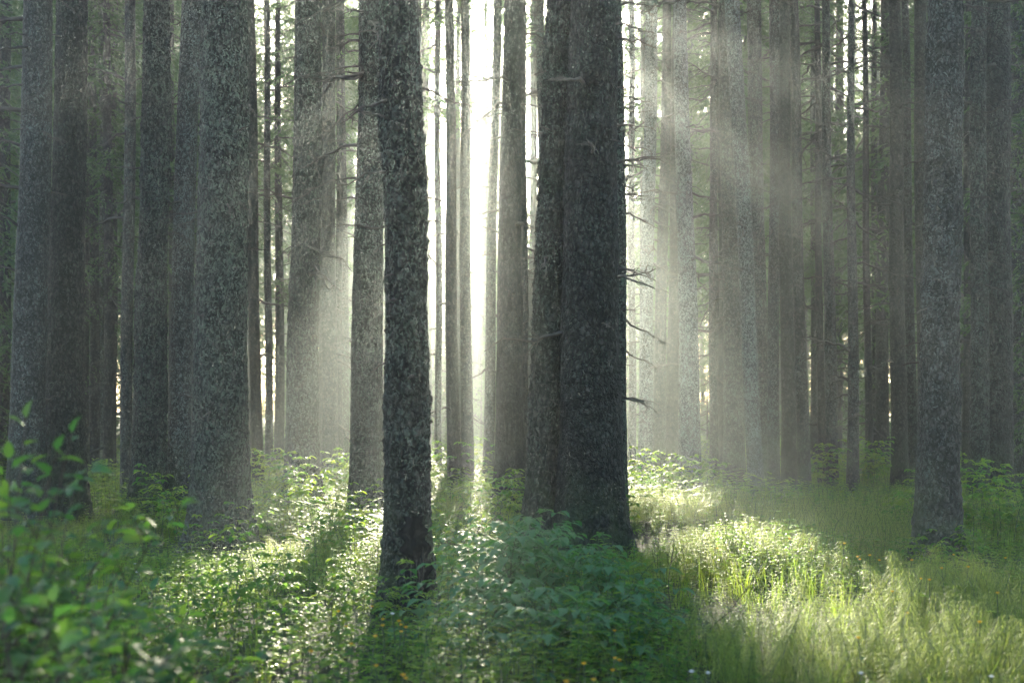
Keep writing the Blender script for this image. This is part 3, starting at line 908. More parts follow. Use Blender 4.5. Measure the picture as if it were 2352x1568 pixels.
# extra live trees whose low branches hang into the view: x pixel, distance, crown base, height, crown radius, label
HANGING = [
    (215, 31, 2.8, 21, 2.4, "dense dark green spruce filling the gap right of the dark mossy trunk"),
    (288, 36, 2.2, 22, 2.6, "dark green spruce with low live boughs behind the shaggy trunk"),
    (395, 34, 3.5, 21, 2.2, "dark spruce with live boughs in the slit left of the slim pale trunk"),
    (-30, 27, 1.2, 20, 2.5, "green boughed spruce at the far left picture edge"),
    (640, 34, 4.5, 20, 1.9, "spruce with drooping live boughs in the gap right of the broad left trunk"),
    (800, 30, 5.2, 20, 1.9, "spruce with light-edged hanging boughs between the slim misty trunk and the grey one"),
    (995, 33, 4.8, 19, 1.5, "spruce with sparkling hanging boughs along the right side of the scarred trunk"),
    (1640, 35, 5.5, 20, 1.8, "spruce with fine grey-green boughs above the sunlit strip"),
    (1870, 37, 4.8, 21, 2.1, "dark boughed spruce above the smooth brown trunks on the right"),
    (2010, 36, 4.0, 21, 2.0, "spruce with glittering boughs under the second sky gap"),
    (2235, 30, 2.5, 21, 2.2, "blue-green boughed spruce in the gap between the two big right-hand trunks"),
    (2400, 25, 1.5, 20, 2.2, "green boughed spruce at the far right picture edge"),
    (105, 34, 3.0, 26, 2.2, "dark boughed spruce in the slit between the two outermost big left trunks"),
    (170, 41, 3.2, 27, 2.3, "dark boughed spruce behind the dark mossy trunk on the left"),
    (248, 30, 4.6, 24, 2.0, "fresh green boughed spruce high in the gap left of the shaggy trunk"),
    (330, 43, 3.0, 27, 2.4, "dim boughed spruce behind the shaggy lichen-crusted trunk"),
    (445, 40, 3.6, 27, 2.3, "dim boughed spruce behind the slim pale trunk"),
    (575, 44, 4.0, 27, 2.2, "dim boughed spruce behind the right edge of the broad left trunk"),
    (740, 37, 5.0, 26, 2.0, "boughed spruce with backlit tips behind the slim misty trunk"),
    (870, 39, 4.4, 26, 2.2, "dim boughed spruce behind the grey trunk left of the scarred one"),
    (965, 43, 4.2, 26, 2.0, "boughed spruce in the mist at the right edge of the scarred trunk"),
    (1585, 42, 4.0, 27, 2.2, "dim boughed spruce behind the stout pale misty trunk"),
    (1700, 39, 4.5, 27, 2.2, "dim boughed spruce behind the pale leaning trunk"),
    (1750, 45, 4.0, 27, 2.3, "dim boughed spruce behind the lichen-speckled straight trunk"),
    (1815, 36, 5.5, 26, 2.0, "dark boughed spruce hanging over the dark trunk of the right-hand group"),
    (1925, 43, 4.5, 27, 2.0, "dim boughed spruce behind the slender olive-brown trunk"),
    (2070, 41, 3.5, 27, 2.3, "dim boughed spruce behind the olive-grey trunk"),
    (2130, 35, 4.0, 26, 2.1, "dark boughed spruce behind the big mossy-footed trunk"),
    (2205, 40, 3.0, 27, 2.2, "dim boughed spruce just right of the big mossy-footed trunk"),
    (2325, 33, 2.6, 26, 2.2, "dark boughed spruce between the stubby trunk and the right picture edge"),
    (960, 46, 10.0, 27, 2.0, "high-crowned spruce whose boughs hang right beside the scarred trunk's top"),  # the high-crowned spruces are added to block sunbeams from the near mist
    (1022, 43, 10.5, 27, 1.7, "high-crowned slim spruce left of the close pair of slim trunks"),
    (1186, 47, 10.0, 27, 1.8, "high-crowned spruce whose boughs fringe the sun gap on its right"),
    (1228, 55, 11.0, 28, 1.8, "high-crowned spruce in the slit between grey trunk and leaning mossy trunk"),
    (1265, 44, 9.5, 27, 2.0, "hidden high-crowned spruce added behind the leaning mossy trunk to block sun"),
    (1335, 48, 9.5, 27, 2.1, "hidden high-crowned spruce added behind the thickest trunk to block sun"),
    (1408, 45, 9.0, 27, 2.1, "high-crowned spruce just behind the right edge of the thickest trunk"),
    (1100, 64, 1.5, 10.0, 2.0, "half-grown spruce standing below the sun gap"),
    (1122, 88, 1.5, 14.0, 2.6, "half-grown spruce far back under the sun gap, a little to the right"),
    (1082, 104, 1.5, 16.5, 2.8, "tall half-grown spruce farthest back under the sun gap"),
    (1004, 70, 1.8, 11.5, 2.2, "half-grown spruce in the bright mist next to the scarred trunk"),
    (1222, 66, 1.5, 11.0, 2.0, "half-grown spruce seen between the grey trunk and the leaning mossy trunk"),
    (1450, 62, 1.5, 10.5, 2.0, "half-grown spruce in the bright mist right of the thickest trunk"),
    (1470, 84, 1.5, 14.5, 2.4, "taller half-grown spruce behind the pale misty twiggy trunk"),
    (620, 66, 1.5, 10.5, 2.0, "half-grown spruce in the bright slit left of the sunlit bush"),
    (790, 62, 1.5, 10.0, 2.0, "half-grown spruce in the bluish mist left of the grey trunk"),
]


def build_hanging():
    for n, (px, d, zb, H, Lm, label) in enumerate(HANGING):
        rs = np.random.default_rng(700 + n)
        x = clear_of_light(at(px, d), d)
        root = empty("spruce_tree", (x, d, gz(x, d)), label, "tree")
        V, Q = stem_geo(0.13, H)
        g = Geo(); g.add(V, Q=Q)
        g.build("trunk", [M_BARK_WARM], root)
        H = H + 4 if H > 17 else H
        g, _ = crown_geo(rs, zb, H, Lm, BR_NEAR if d < 38 else BR_MID, 0.42, lambda z: 0 * z, 5, (x, d, 0))
        if g:
            g.build("crown", [M_NEEDLE, M_WOOD], root)
        for k in range(8):
            yaw = rs.random() * 6.28
            put_dead(root, DEAD_LONG[rs.integers(5)], (.1 * math.cos(yaw), .1 * math.sin(yaw), rs.uniform(.8, zb + 1)), yaw, 0, rs.uniform(.7, 1.5))


build_hanging()

# young spruces in the understorey: x pixel, distance, height, label
YOUNG = [
    (640, 40, 3.2, "small young spruce in the mist left of the sunlit bush"),
    (2022, 38, 4.6, "dark young spruce between slender trunks on the right"),
    (1925, 46, 3.8, "young spruce behind the slender olive-brown trunk"),
    (1445, 44, 2.6, "small young spruce in the mist right of the thickest trunk"),
    (800, 46, 3.4, "young spruce in the blue mist between the slim and the grey trunk"),
    (1000, 50, 3.0, "small young spruce in the bright mist right of the scarred trunk"),
    (1625, 46, 2.8, "small young spruce right of the stout pale misty trunk"),
    (225, 46, 3.4, "young spruce in the dark gap behind the three thin far trunks"),
    (1850, 52, 3.6, "young spruce in the dusk behind the smooth brown trunk"),
    (2100, 48, 3.5, "young spruce behind the dark narrow trunk"),
    (2225, 42, 3.2, "young spruce in the gap right of the big mossy-footed trunk"),
    (1105, 56, 3.2, "small young spruce far back below the sun gap"),
]


def build_young():
    for n, (px, d, H, label) in enumerate(YOUNG):
        rs = np.random.default_rng(900 + n)
        x = at(px, d)
        root = empty("young_spruce", (x, d, gz(x, d)), label, "tree")
        V, Q = tube([(0, 0, -.2), (0, 0, H * .5), (0.02, 0, H)], np.array([.05, .03, .006]), 7)
        g = Geo(); g.add(V, Q=Q)
        g.build("trunk", [M_BARK_WARM], root)
        g, _ = crown_geo(rs, 0.25, H, H * 0.30, BR_MID, 0.26, lambda z: 0 * z, 6, None, False)
        g.build("crown", [M_NEEDLE, M_WOOD], root)


    # far understorey: copies of four small trees
    rs = np.random.default_rng(990)
    protos = []
    for v in range(4):
        H = 2.6 + 1.3 * v
        V, Q = tube([(0, 0, -.2), (0, 0, H * .5), (0.02, 0, H)], np.array([.05, .03, .006]), 6)
        g, _ = crown_geo(rs, 0.2, H, H * 0.34, BR_FAR, 0.3, lambda z: 0 * z, 6, None, False)
        gs = Geo(); gs.add(V, Q=Q)
        protos.append((gs.build("trunk", [M_BARK_WARM], link=False).data, g.build("crown", [M_NEEDLE, M_WOOD], link=False).data))
    for k in range(120):
        y = rs.uniform(56, 114)
        x = rs.uniform(-.4, .4) * y
        root = empty("young_spruce", (x, y, gz(x, y)), "low dim young spruce in the hazy distance at the end of the wood", "tree", "young spruces at the far end of the wood")
        pt, pc = protos[rs.integers(4)]
        for nm, data in (("trunk", pt), ("crown", pc)):
            o = bpy.data.objects.new(nm, data)
            o.parent = root
            o.rotation_euler = (0, 0, rs.random() * 6)
            COL.objects.link(o)


build_young()


# ------------------------------------------------------------------ herbs
def leaf(g, p, d, L, W, up, tint, m=0, fold=0.15, sag=0.2):
    """pointed oval leaf, folded along its midrib and bent down at the tip"""
    d = np.asarray(d, float); d = d / (np.linalg.norm(d) + 1e-9)
    s = np.cross(d, up); s /= np.linalg.norm(s) + 1e-9
    u = np.cross(s, d)
    p = np.asarray(p, float)
    a = p + d * L * .30 + s * W * .48 + u * W * fold
    b = p + d * L * .30 - s * W * .48 + u * W * fold
    c = p + d * L * .66 + s * W * .36 + u * (W * fold - L * sag * .35)
    e = p + d * L * .66 - s * W * .36 + u * (W * fold - L * sag * .35)
    m1 = p + d * L * .42 - u * L * sag * .08
    t = p + d * L - u * L * sag
    g.add([p, a, b, m1, c, e, t], T=[(0, 3, 1), (0, 2, 3), (1, 3, 4), (2, 5, 3), (3, 6, 4), (3, 5, 6)], tint=tint, m=m)


UP = np.array([0, 0, 1.0])


def herb_template(rs, h, n_pair, L, W, lean=.12, simple=False):
    g = Geo()
    a0 = rs.random() * 6.28
    tip = np.array([lean * h * math.cos(a0), lean * h * math.sin(a0), h])
    tt = np.linspace(0, 1, 4)
    P = np.stack([tip[0] * tt ** 2, tip[1] * tt ** 2, h * tt], 1)
    V, Q = tube(P, 0.0035 * (1 - .6 * tt), 3)
    g.add(V, Q=Q, tint=.5, m=1)
    for k in range(n_pair):
        s = 0.25 + 0.75 * (k + .5) / n_pair
        p = np.array([np.interp(s, tt, P[:, i]) for i in range(3)])
        ang = a0 + k * 1.9
        for q in (0, math.pi):
            aa = ang + q + rs.normal(0, .25)
            dv = np.array([math.cos(aa), math.sin(aa), rs.uniform(-.15, .5)])
            l = L * rs.uniform(.65, 1.15) * (1.1 - .45 * s)
            pd = p + dv * l * .25
            if simple:
                sd = np.cross(dv, UP); sd /= np.linalg.norm(sd) + 1e-9
                w = W * l / L * .5
                g.add([p, pd + dv * l * .25 + sd * w, p + dv * l * 1.2 - UP * l * .15, pd + dv * l * .25 - sd * w], Q=[[0, 1, 2, 3]], tint=rs.random())
            else:
                leaf(g, pd, dv, l, W * l / L, UP, rs.random())
    return g.arrays()


def rasp_template(rs, h, n, L):
    """raspberry cane: stalked leaves of three to five leaflets"""
    g = Geo()
    a0 = rs.random() * 6.28
    tt = np.linspace(0, 1, 6)
    P = np.stack([.35 * h * math.cos(a0) * tt ** 2, .35 * h * math.sin(a0) * tt ** 2, h * (tt - .18 * tt ** 3) / .82], 1)
    V, Q = tube(P, 0.005 * (1 - .6 * tt), 4)
    g.add(V, Q=Q, m=1)
    for k in range(n):
        s = 0.25 + 0.75 * (k + .7 * rs.random()) / n
        p = np.array([np.interp(s, tt, P[:, i]) for i in range(3)])
        aa = a0 + k * 2.4 + rs.normal(0, .3)
        dv = np.array([math.cos(aa), math.sin(aa), rs.uniform(.1, .5)])
        st = p + dv * L * .9
        V, Q = tube(np.stack([p, p + dv * L * .5, st + dv * L * .35]), 0.0018, 3)
        g.add(V, Q=Q, m=1)
        t0 = rs.random()
        d2 = np.array([math.cos(aa), math.sin(aa), -.15])
        sd = np.cross(d2, UP)
        leaf(g, st + dv * L * .35, d2, L * 1.1, L * .62, UP, t0, sag=.25)
        for q in (-1, 1):
            leaf(g, st, d2 * .35 + sd * q * .9, L * .85, L * .5, UP, t0, sag=.25)
            if rs.random() < .5:
                leaf(g, p + dv * L * .55, d2 * .3 + sd * q * .95, L * .6, L * .38, UP, t0, sag=.25)
    return g.arrays()


def tail_template(rs, h, whorls, n, L):
    """horsetail: whorls of fine drooping threads round an upright stem, nodding at its tip"""
    g = Geo()
    a0 = rs.random() * 6.28
    tt = np.linspace(0, 1, 5)
    P = np.stack([.14 * h * math.cos(a0) * tt ** 3, .14 * h * math.sin(a0) * tt ** 3, h * (tt - .08 * tt ** 4)], 1)
    V, Q = tube(P, 0.002, 3)
    g.add(V, Q=Q, tint=.4, m=1)
    for k in range(whorls):
        s = min(1, 0.30 + 0.70 * (k + rs.uniform(-.3, .3)) / (whorls - 1))
        p = np.array([np.interp(s, tt, P[:, i]) for i in range(3)])
        l = L * (1.15 - .75 * s)
        for q in range(n):
            aa = q * 6.283 / n + rs.normal(0, .15)
            d = np.array([math.cos(aa), math.sin(aa), 0])
            sd = np.array([-math.sin(aa), math.cos(aa), 0]) * .0018
            m1 = p + d * l * .55 + UP * l * .06
            e = p + d * l - UP * l * rs.uniform(.25, .6)
            g.add([p - sd, p + sd, m1 + sd, m1 - sd, e], T=[(3, 2, 4)], Q=[[0, 1, 2, 3]], tint=rs.random())
    return g.arrays()


def grass_template(rs, n, h):
    g = Geo()
    for k in range(n):
        a = rs.random() * 6.28
        p = np.array([rs.normal(0, .04), rs.normal(0, .04), 0])
        l = h * rs.uniform(.55, 1.2)
        b = rs.uniform(.15, .8)
        d = np.array([math.cos(a), math.sin(a), 0])
        sd = np.array([-math.sin(a), math.cos(a), 0]) * rs.uniform(.0011, .0024)
        m1 = p + d * l * b * .25 + UP * l * .5
        m2 = p + d * l * b * .62 + UP * l * .85
        e = p + d * l * b * 1.1 + UP * l * (1 - .35 * b)
        g.add([p - sd, p + sd, m1 + sd, m1 - sd, m2 + sd * .7, m2 - sd * .7, e], T=[(5, 4, 6)], Q=[[0, 1, 2, 3], [3, 2, 4, 5]], tint=rs.random())
    return g.arrays()


FEET = [(x, y) for x, y in ALL_TREES[:50] if y < 19]


def scatter(name, templates, xy, scale, rs, mats, label, tilt=.12):
    z = ground_z(xy[:, 0], xy[:, 1])
    # the cover stays short at the feet of the big trunks
    scale = np.array(scale, float)
    for fx, fy in FEET:
        dd = np.hypot(xy[:, 0] - fx, (xy[:, 1] - fy + .7) * .8)
        scale = scale * (1 - 0.55 * np.clip(1.5 - dd, 0, 1))
    Vs, Ts, Qs, tts, mts, mqs, n = [], [], [], [], [], [], 0
    which = rs.integers(len(templates), size=len(xy))
    for ti, (V, T, Q, tt, mt, mq) in enumerate(templates):
        idx = np.where(which == ti)[0]
        if not len(idx):
            continue
        m = len(idx)
        yaw = rs.random(m) * 2 * math.pi
        c, s = np.cos(yaw), np.sin(yaw)
        tx, ty = rs.normal(0, tilt, m), rs.normal(0, tilt, m)
        S = scale[idx]
        W = np.empty((m, len(V), 3))
        W[..., 0] = (V[:, 0] * c[:, None] - V[:, 1] * s[:, None] + V[:, 2] * tx[:, None]) * S[:, None] + xy[idx, 0][:, None]
        W[..., 1] = (V[:, 0] * s[:, None] + V[:, 1] * c[:, None] + V[:, 2] * ty[:, None]) * S[:, None] + xy[idx, 1][:, None]
        W[..., 2] = V[:, 2] * S[:, None] * 1.0 + z[idx][:, None] - 0.01
        off = n + np.arange(m)[:, None, None] * len(V)
        if len(T):
            Ts.append((T[None] + off).reshape(-1, 3)); mts.append(np.tile(mt, m))
        if len(Q):
            Qs.append((Q[None] + off).reshape(-1, 4)); mqs.append(np.tile(mq, m))
        tts.append((tt[None] * .6 + rs.random(m)[:, None] * .4).ravel())
        Vs.append(W.reshape(-1, 3))
        n += m * len(V)
    T = np.concatenate(Ts) if Ts else np.zeros((0, 3), int)
    Q = np.concatenate(Qs) if Qs else np.zeros((0, 4), int)
    mi = np.concatenate(mts + mqs)
    o = mesh(name, np.concatenate(Vs), [T, Q], None, None, tint=np.concatenate(tts), mats=mats, midx=mi)
    return tag(o, label, None, None, "stuff")


def field(rs, n, y0, y1, dens=None, margin=2.6):
    """n points spread evenly over the part of the ground the picture sees between two distances"""
    n = int(n * (1 + 1.2 / (0.37 * (y0 + y1) / 2)))
    out = []
    while sum(len(o) for o in out) < n:
        y = np.sqrt(rs.random(n) * (y1 ** 2 - y0 ** 2) + y0 ** 2)
        x = (rs.random(n) * 2 - 1) * (0.37 * y + margin)
        ok = np.ones(n, bool)
        if dens is not None:
            ok = rs.random(n) < dens(x, y)
        out.append(np.stack([x[ok], y[ok]], 1))
    P = np.concatenate(out)[:n]
    return P


def patch(x, y, f, seed, lo=-.3, hi=.5):
    v = vnoise(np.stack([x * f, y * f, 0 * x + seed], 1), seed)
    return np.clip((v - lo) / (hi - lo), 0.03, 1)


def build_herbs():
    rs = np.random.default_rng(77)
    hn = [herb_template(rs, h, n, .075, .042) for h, n in ((.30, 6), (.38, 7), (.25, 5), (.45, 8), (.34, 7), (.20, 4))]
    hm = [herb_template(rs, h, n, .10, .055, simple=True) for h, n in ((.35, 6), (.42, 7), (.28, 5), (.5, 7))]
    hf = [herb_template(rs, h, n, .16, .10, simple=True) for h, n in ((.40, 4), (.5, 5), (.34, 4))]
    # dense short herbs everywhere, taller in patches
    p = field(rs, 8200, 5.5, 15.5, lambda x, y: .25 + .75 * patch(x, y, .7, 21))
    s = .55 + .65 * patch(p[:, 0], p[:, 1], .45, 31) * rs.uniform(.7, 1.3, len(p))
    scatter("ground_cover", hn, p, s, rs, [M_HERB, M_STEM], "leafy green herbs carpeting the near forest floor")
    p = field(rs, 11000, 15.5, 31, lambda x, y: .3 + .7 * patch(x, y, .5, 22))
    s = .55 + .7 * patch(p[:, 0], p[:, 1], .35, 32) * rs.uniform(.7, 1.3, len(p))
    scatter("ground_cover", hm, p, s, rs, [M_HERB, M_STEM], "leafy green herbs around the feet of the middle trunks")
    p = field(rs, 7500, 31, 64)
    s = .7 + .7 * patch(p[:, 0], p[:, 1], .3, 33) * rs.uniform(.7, 1.3, len(p))
    scatter("ground_cover", hf, p, s, rs, [M_HERB, M_STEM], "low green undergrowth far back in the mist", )
    # horsetails
    ht = [tail_template(rs, h, w, 9, L) for h, w, L in ((.42, 9, .13), (.5, 10, .15), (.35, 8, .11), (.46, 9, .14))]
    p = field(rs, 4600, 7.5, 21, lambda x, y: patch(x, y, .5, 41, -.1, .5) * np.where(x > .6, 1.0, .35))
    s = rs.uniform(.6, 1.15, len(p))
    scatter("horsetail", ht, p, s, rs, [M_TAIL, M_STEM], "feathery pale green horsetails glittering in the sunlight", .28)
    # grass
    gt = [grass_template(rs, n, h) for n, h in ((16, .26), (14, .32), (18, .20), (12, .38))]
    p = field(rs, 1900, 7, 19, lambda x, y: .15 + .85 * patch(x, y, .55, 51, -.2, .6))
    s = rs.uniform(.6, 1.2, len(p))
    scatter("grass", gt, p, s, rs, [M_GRASS], "fine green grass tufts among the herbs", .1)
    p = field(rs, 2600, 19, 36, lambda x, y: .15 + .85 * patch(x, y, .4, 52, -.2, .6))
    s = rs.uniform(.7, 1.2, len(p))
    scatter("grass", gt, p, s, rs, [M_GRASS], "longer grass between the middle trunks", .1)


build_herbs()


# ------------------------------------------------------------------ raspberry shrubs, one thing each: x pixel, distance, number of canes, height, leaf length
RASP_LABEL = "raspberry shrub with pale bluish leaves in the shaded thicket right of the scarred trunk"
SHRUBS = [
    # shaded thicket in the middle foreground
    (1080, 10.2, 9, .82, .115, RASP_LABEL), (1160, 9.6, 9, .82, .115, RASP_LABEL), (1250, 10.4, 10, .9, .115, RASP_LABEL),
    (1200, 11.6, 9, .85, .115, RASP_LABEL), (1330, 9.9, 9, .75, .115, RASP_LABEL), (1300, 11.2, 8, .8, .115, RASP_LABEL),
    (1420, 9.7, 8, .6, .105, RASP_LABEL), (1130, 12.6, 8, .7, .11, RASP_LABEL), (1400, 10.8, 8, .58, .105, RASP_LABEL),
    (1040, 9.3, 7, .6, .105, RASP_LABEL), (1230, 9.1, 8, .65, .11, RASP_LABEL),
    (1120, 8.9, 8, .62, .11, RASP_LABEL), (1310, 8.8, 8, .62, .11, RASP_LABEL), (1410, 9.0, 7, .55, .105, RASP_LABEL), (1210, 8.5, 8, .58, .11, RASP_LABEL),
    # others
    (690, 19.0, 12, 1.0, .10, "sunlit leafy bush glowing white-green in front of the shaggy trunk"),
    (640, 17.8, 10, .85, .09, "sunlit low bush at the lower left of the glowing bush"),
    (735, 18.2, 8, .8, .09, "sunlit low bush at the right of the glowing bush"),
    (425, 17.0, 10, .95, .10, "dark leafy sapling bush at the left foot of the broad left trunk"),
    (475, 16.4, 8, .7, .09, "dark low bush in front of the broad left trunk's foot"),
    (545, 15.8, 7, .65, .08, "half-lit bush right of the broad left trunk's foot"),
    (800, 14.2, 8, .85, .09, "slender yellow-green sapling bush left of the scarred trunk"),
    (610, 10.6, 9, .75, .085, "dark bush in the lower left beside the sunlit patch"),
    (700, 9.6, 8, .6, .085, "dark low bush in front at the lower edge left of centre"),
    (500, 9.8, 9, .6, .085, "bush at the lower edge below the bright left patch"),
    (1050, 15.5, 9, .8, .09, "yellow-green bush right of the scarred trunk"),
    (1110, 17.2, 9, .85, .09, "bush behind the raspberry thicket, left of the leaning mossy trunk"),
    (1160, 19.0, 9, .8, .10, "bush at the foot of the straight grey trunk"),
    (1350, 16.6, 9, .7, .09, "dark bush at the foot of the thickest trunk"),
    (1410, 16.9, 7, .8, .09, "leafy sprig climbing the right foot of the thickest trunk"),
    (1500, 21.5, 10, .95, .11, "sunlit bush at the head of the bright strip of herbs"),
    (1600, 23.5, 9, .9, .12, "sunlit ferny bush before the stout pale misty trunk"),
    (2125, 17.5, 9, .8, .10, "bush behind the left foot of the big mossy-footed trunk"),
    (2245, 16.2, 12, 1.0, .10, "dark leafy bush right of the big mossy-footed trunk"),
    (2320, 17.5, 11, .95, .10, "green bush in the gap before the right picture edge"),
    (1900, 27, 9, .9, .13, "bush before the slender olive-brown trunk"),
    (2010, 27, 10, 1.0, .13, "bush below the young dark spruce"),
    (1020, 25, 10, 1.05, .13, "tall sunlit herb clump in the light beam right of the scarred trunk"),
    (1090, 26, 9, .9, .13, "bright bush at the foot of the close pair of slim trunks"),
    (2118, 13.9, 7, .40, .075, "low herb clump at the left foot of the big mossy-footed trunk"),
    (2172, 13.5, 7, .34, .070, "low herb clump in front of the big mossy-footed trunk"),
    (2225, 13.8, 8, .48, .075, "herb clump at the right foot of the big mossy-footed trunk"),
    (885, 11.2, 6, .34, .065, "low herb clump at the left foot of the scarred trunk"),
    (965, 11.0, 7, .38, .065, "low herb clump below the black scar of the nearest trunk"),
    (600, 28, 9, .9, .13, "misty bush behind the right foot of the broad left trunk"),
    (780, 25, 9, .9, .12, "misty bush at the foot of the slim misty trunk"),
]


def cane_shrub(root, rs, n, h, L, mat, spread):
    for k in range(n):
        V, T, Q, tt, mt, mq = rasp_template(rs, h * rs.uniform(.65, 1.15), 7 if h < .8 else 9, L)
        a = rs.random() * 6.28
        Rm = rotz(a)
        off = np.array([rs.normal(0, spread), rs.normal(0, spread), -.02])
        V = V @ Rm.T + off
        stem = mq == 1
        g = Geo()
        # cane and its foliage: the cane is the part, the foliage its sub-part
        used = np.unique(Q[stem]) if stem.any() else []
        remap = -np.ones(len(V), int); remap[used] = np.arange(len(used))
        c = mesh("cane", V[used], [remap[Q[stem]]], M_STEM, root)
        used = np.unique(T)
        remap = -np.ones(len(V), int); remap[used] = np.arange(len(used))
        mesh("foliage", V[used], [remap[T]], mat, c, tint=tt[used])


def build_shrubs():
    for n, (px, d, k, h, L, label) in enumerate(SHRUBS):
        rs = np.random.default_rng(1300 + n)
        x = at(px, d)
        thick = label == RASP_LABEL
        root = empty("raspberry_shrub" if thick else "leafy_bush", (x, d, gz(x, d)), label, "shrub",
                     "raspberry shrubs of the shaded thicket" if thick else "bushes among the trunks")
        cane_shrub(root, rs, k, h, L, M_RASP if thick else M_HERB, .16 if d < 14 else .22)


build_shrubs()


# ------------------------------------------------------------------ out-of-focus shrub at the lower left
def arching_branch(root, rs, p0, p1, bend, nleaf, L, W):
    """woody shoot from p0 to p1 with side shoots and alternate oval leaves"""
    p0, p1 = np.array(p0, float), np.array(p1, float)
    tt = np.linspace(0, 1, 12)
    P = p0 + (p1 - p0) * tt[:, None]
    P[:, 2] += bend * np.sin(tt * math.pi) + .02 * np.sin(tt * 9)
    V, Q = tube(P, .007 * (1 - .75 * tt), 5)
    g = Geo(); g.add(V, Q=Q)
    f = Geo()

    def leaves(P, tt, n, s0):
        d0 = np.gradient(P, axis=0)
        for k in range(n):
            s = s0 + (1 - s0) * (k + .4) / n
            p = np.array([np.interp(s, tt, P[:, i]) for i in range(3)])
            d = np.array([np.interp(s, tt, d0[:, i]) for i in range(3)])
            d /= np.linalg.norm(d)
            sd = np.cross(d, UP); sd /= np.linalg.norm(sd) + 1e-9
            q = 1 if k % 2 else -1
            dv = d * .55 + sd * q * rs.uniform(.6, 1) + UP * rs.uniform(-.5, .15)
            l = L * rs.uniform(.45, 1.15)
            leaf(f, p + dv * .012, dv, l, W * l / L, UP + .35 * rs.normal(0, 1, 3), rs.random(), sag=.3, fold=.12)
        leaf(f, P[-1], d0[-1], L * .8, W * .8, UP, rs.random(), sag=.3)
    leaves(P, tt, nleaf, .3)
    for k in range(4):
        s = rs.uniform(.35, .85)
        b = np.array([np.interp(s, tt, P[:, i]) for i in range(3)])
        d = (p1 - p0) / np.linalg.norm(p1 - p0)
        sd = np.cross(d, UP); sd /= np.linalg.norm(sd) + 1e-9
        l2 = rs.uniform(.18, .34)
        t2 = np.linspace(0, 1, 5)
        P2 = b + l2 * (d * .6 + sd * rs.choice([-1, 1]) * .7 + UP * rs.uniform(.0, .4)) * t2[:, None]
        P2[:, 2] -= .10 * l2 * t2 ** 2
        V, Q = tube(P2, .0035 * (1 - .6 * t2), 4)
        g.add(V, Q=Q)
        leaves(P2, t2, 6, .15)
    c = g.build("branch", [M_TWIG], root)
    f.build("foliage", [M_SHRUB], c)


def spot(px, py, d):
    return (at(px, d), d, EYE - (py - HORIZON) * d / FPX)


def build_left_shrubs():
    sets = [
        ("tall green shrub with broad oval leaves at the lower left picture edge", (-60, 5.2),
         [(60, 965, 5.2, .05), (130, 1040, 5.0, .06), (170, 1130, 5.3, .1), (20, 1060, 4.9, .0), (95, 1180, 4.8, .1), (200, 1230, 5.1, .12), (-40, 1000, 5.4, .0), (40, 1240, 4.7, .1), (150, 1270, 5.0, .15), (10, 1150, 5.1, .05), (165, 1000, 5.0, .08)], .090, .050),
        ("shrub with one long arching leafy spray reaching over the dark grass at left", (40, 5.6),
         [(418, 1165, 5.4, .2), (250, 1225, 5.4, .12), (180, 1330, 5.5, .15), (270, 1290, 5.7, .1)], .088, .050),
        ("low blurred leafy shrub filling the bottom left corner", (60, 4.1),
         [(250, 1400, 4.3, .1), (330, 1450, 4.1, .1), (120, 1390, 4.2, .1), (60, 1330, 4.4, .08), (210, 1500, 3.9, .1), (400, 1500, 4.0, .1), (300, 1560, 3.8, .05), (20, 1440, 4.0, .05), (140, 1470, 3.9, .1), (-20, 1360, 4.2, .1), (90, 1540, 3.7, .1)], .082, .048),
        ("low leafy shrub with yellow-green sprigs right of the bottom left corner", (300, 6.2),
         [(350, 1360, 6.4, .08), (420, 1420, 6.2, .1), (260, 1350, 6.5, .1), (480, 1480, 6.0, .1), (380, 1480, 6.1, .1), (320, 1420, 6.3, .1), (550, 1520, 5.9, .08), (230, 1440, 6.2, .1)], .095, .055),
    ]
    for n, (label, (bx, bd), tips, L, W) in enumerate(sets):
        rs = np.random.default_rng(1700 + n)
        x = at(bx, bd)
        root = empty("leafy_shrub", (x, bd, gz(x, bd)), label, "shrub", "leafy shrubs in the lower left")
        for (px, py, d, bend) in tips:
            e = np.array(spot(px, py, d)) - np.array([x, bd, gz(x, bd)])
            arching_branch(root, rs, (rs.normal(0, .10), rs.normal(0, .10), -.02), e, bend, 15, L, W)


build_left_shrubs()


# ------------------------------------------------------------------ flowers, sticks
def flower_proto(name, mat, petals, rad, rs, label, cat, group, cup):
    root = empty(name, (0, 0, 0), label, cat, group)
    tt = np.linspace(0, 1, 5)
    P = np.stack([.03 * tt ** 2, 0 * tt, .36 * tt], 1)
    V, Q = tube(P, .0022, 4)
    g = Geo(); g.add(V, Q=Q)
    st = g.build("stem", [M_STEM], root)
    g = Geo()
    for k in range(5):
        a = k * 2.4
        leaf(g, P[1 + k % 3], (math.cos(a), math.sin(a), .3), .06, .03, UP, .5)
    g.build("foliage", [M_HERB], st)
    g = Geo()
    for k in range(petals):
        a = k * 2 * math.pi / petals
        leaf(g, P[-1], (math.cos(a), math.sin(a), cup), rad, rad * .9, UP, rs.random(), sag=-.15, fold=.25)
    for k in range(petals):
        a = k * 2 * math.pi / petals + .5
        leaf(g, P[-1], (math.cos(a) * .6, math.sin(a) * .6, cup + .5), rad * .8, rad * .8, UP, rs.random(), sag=-.1, fold=.2)
    g.build("flower_head", [mat], root)
    return root


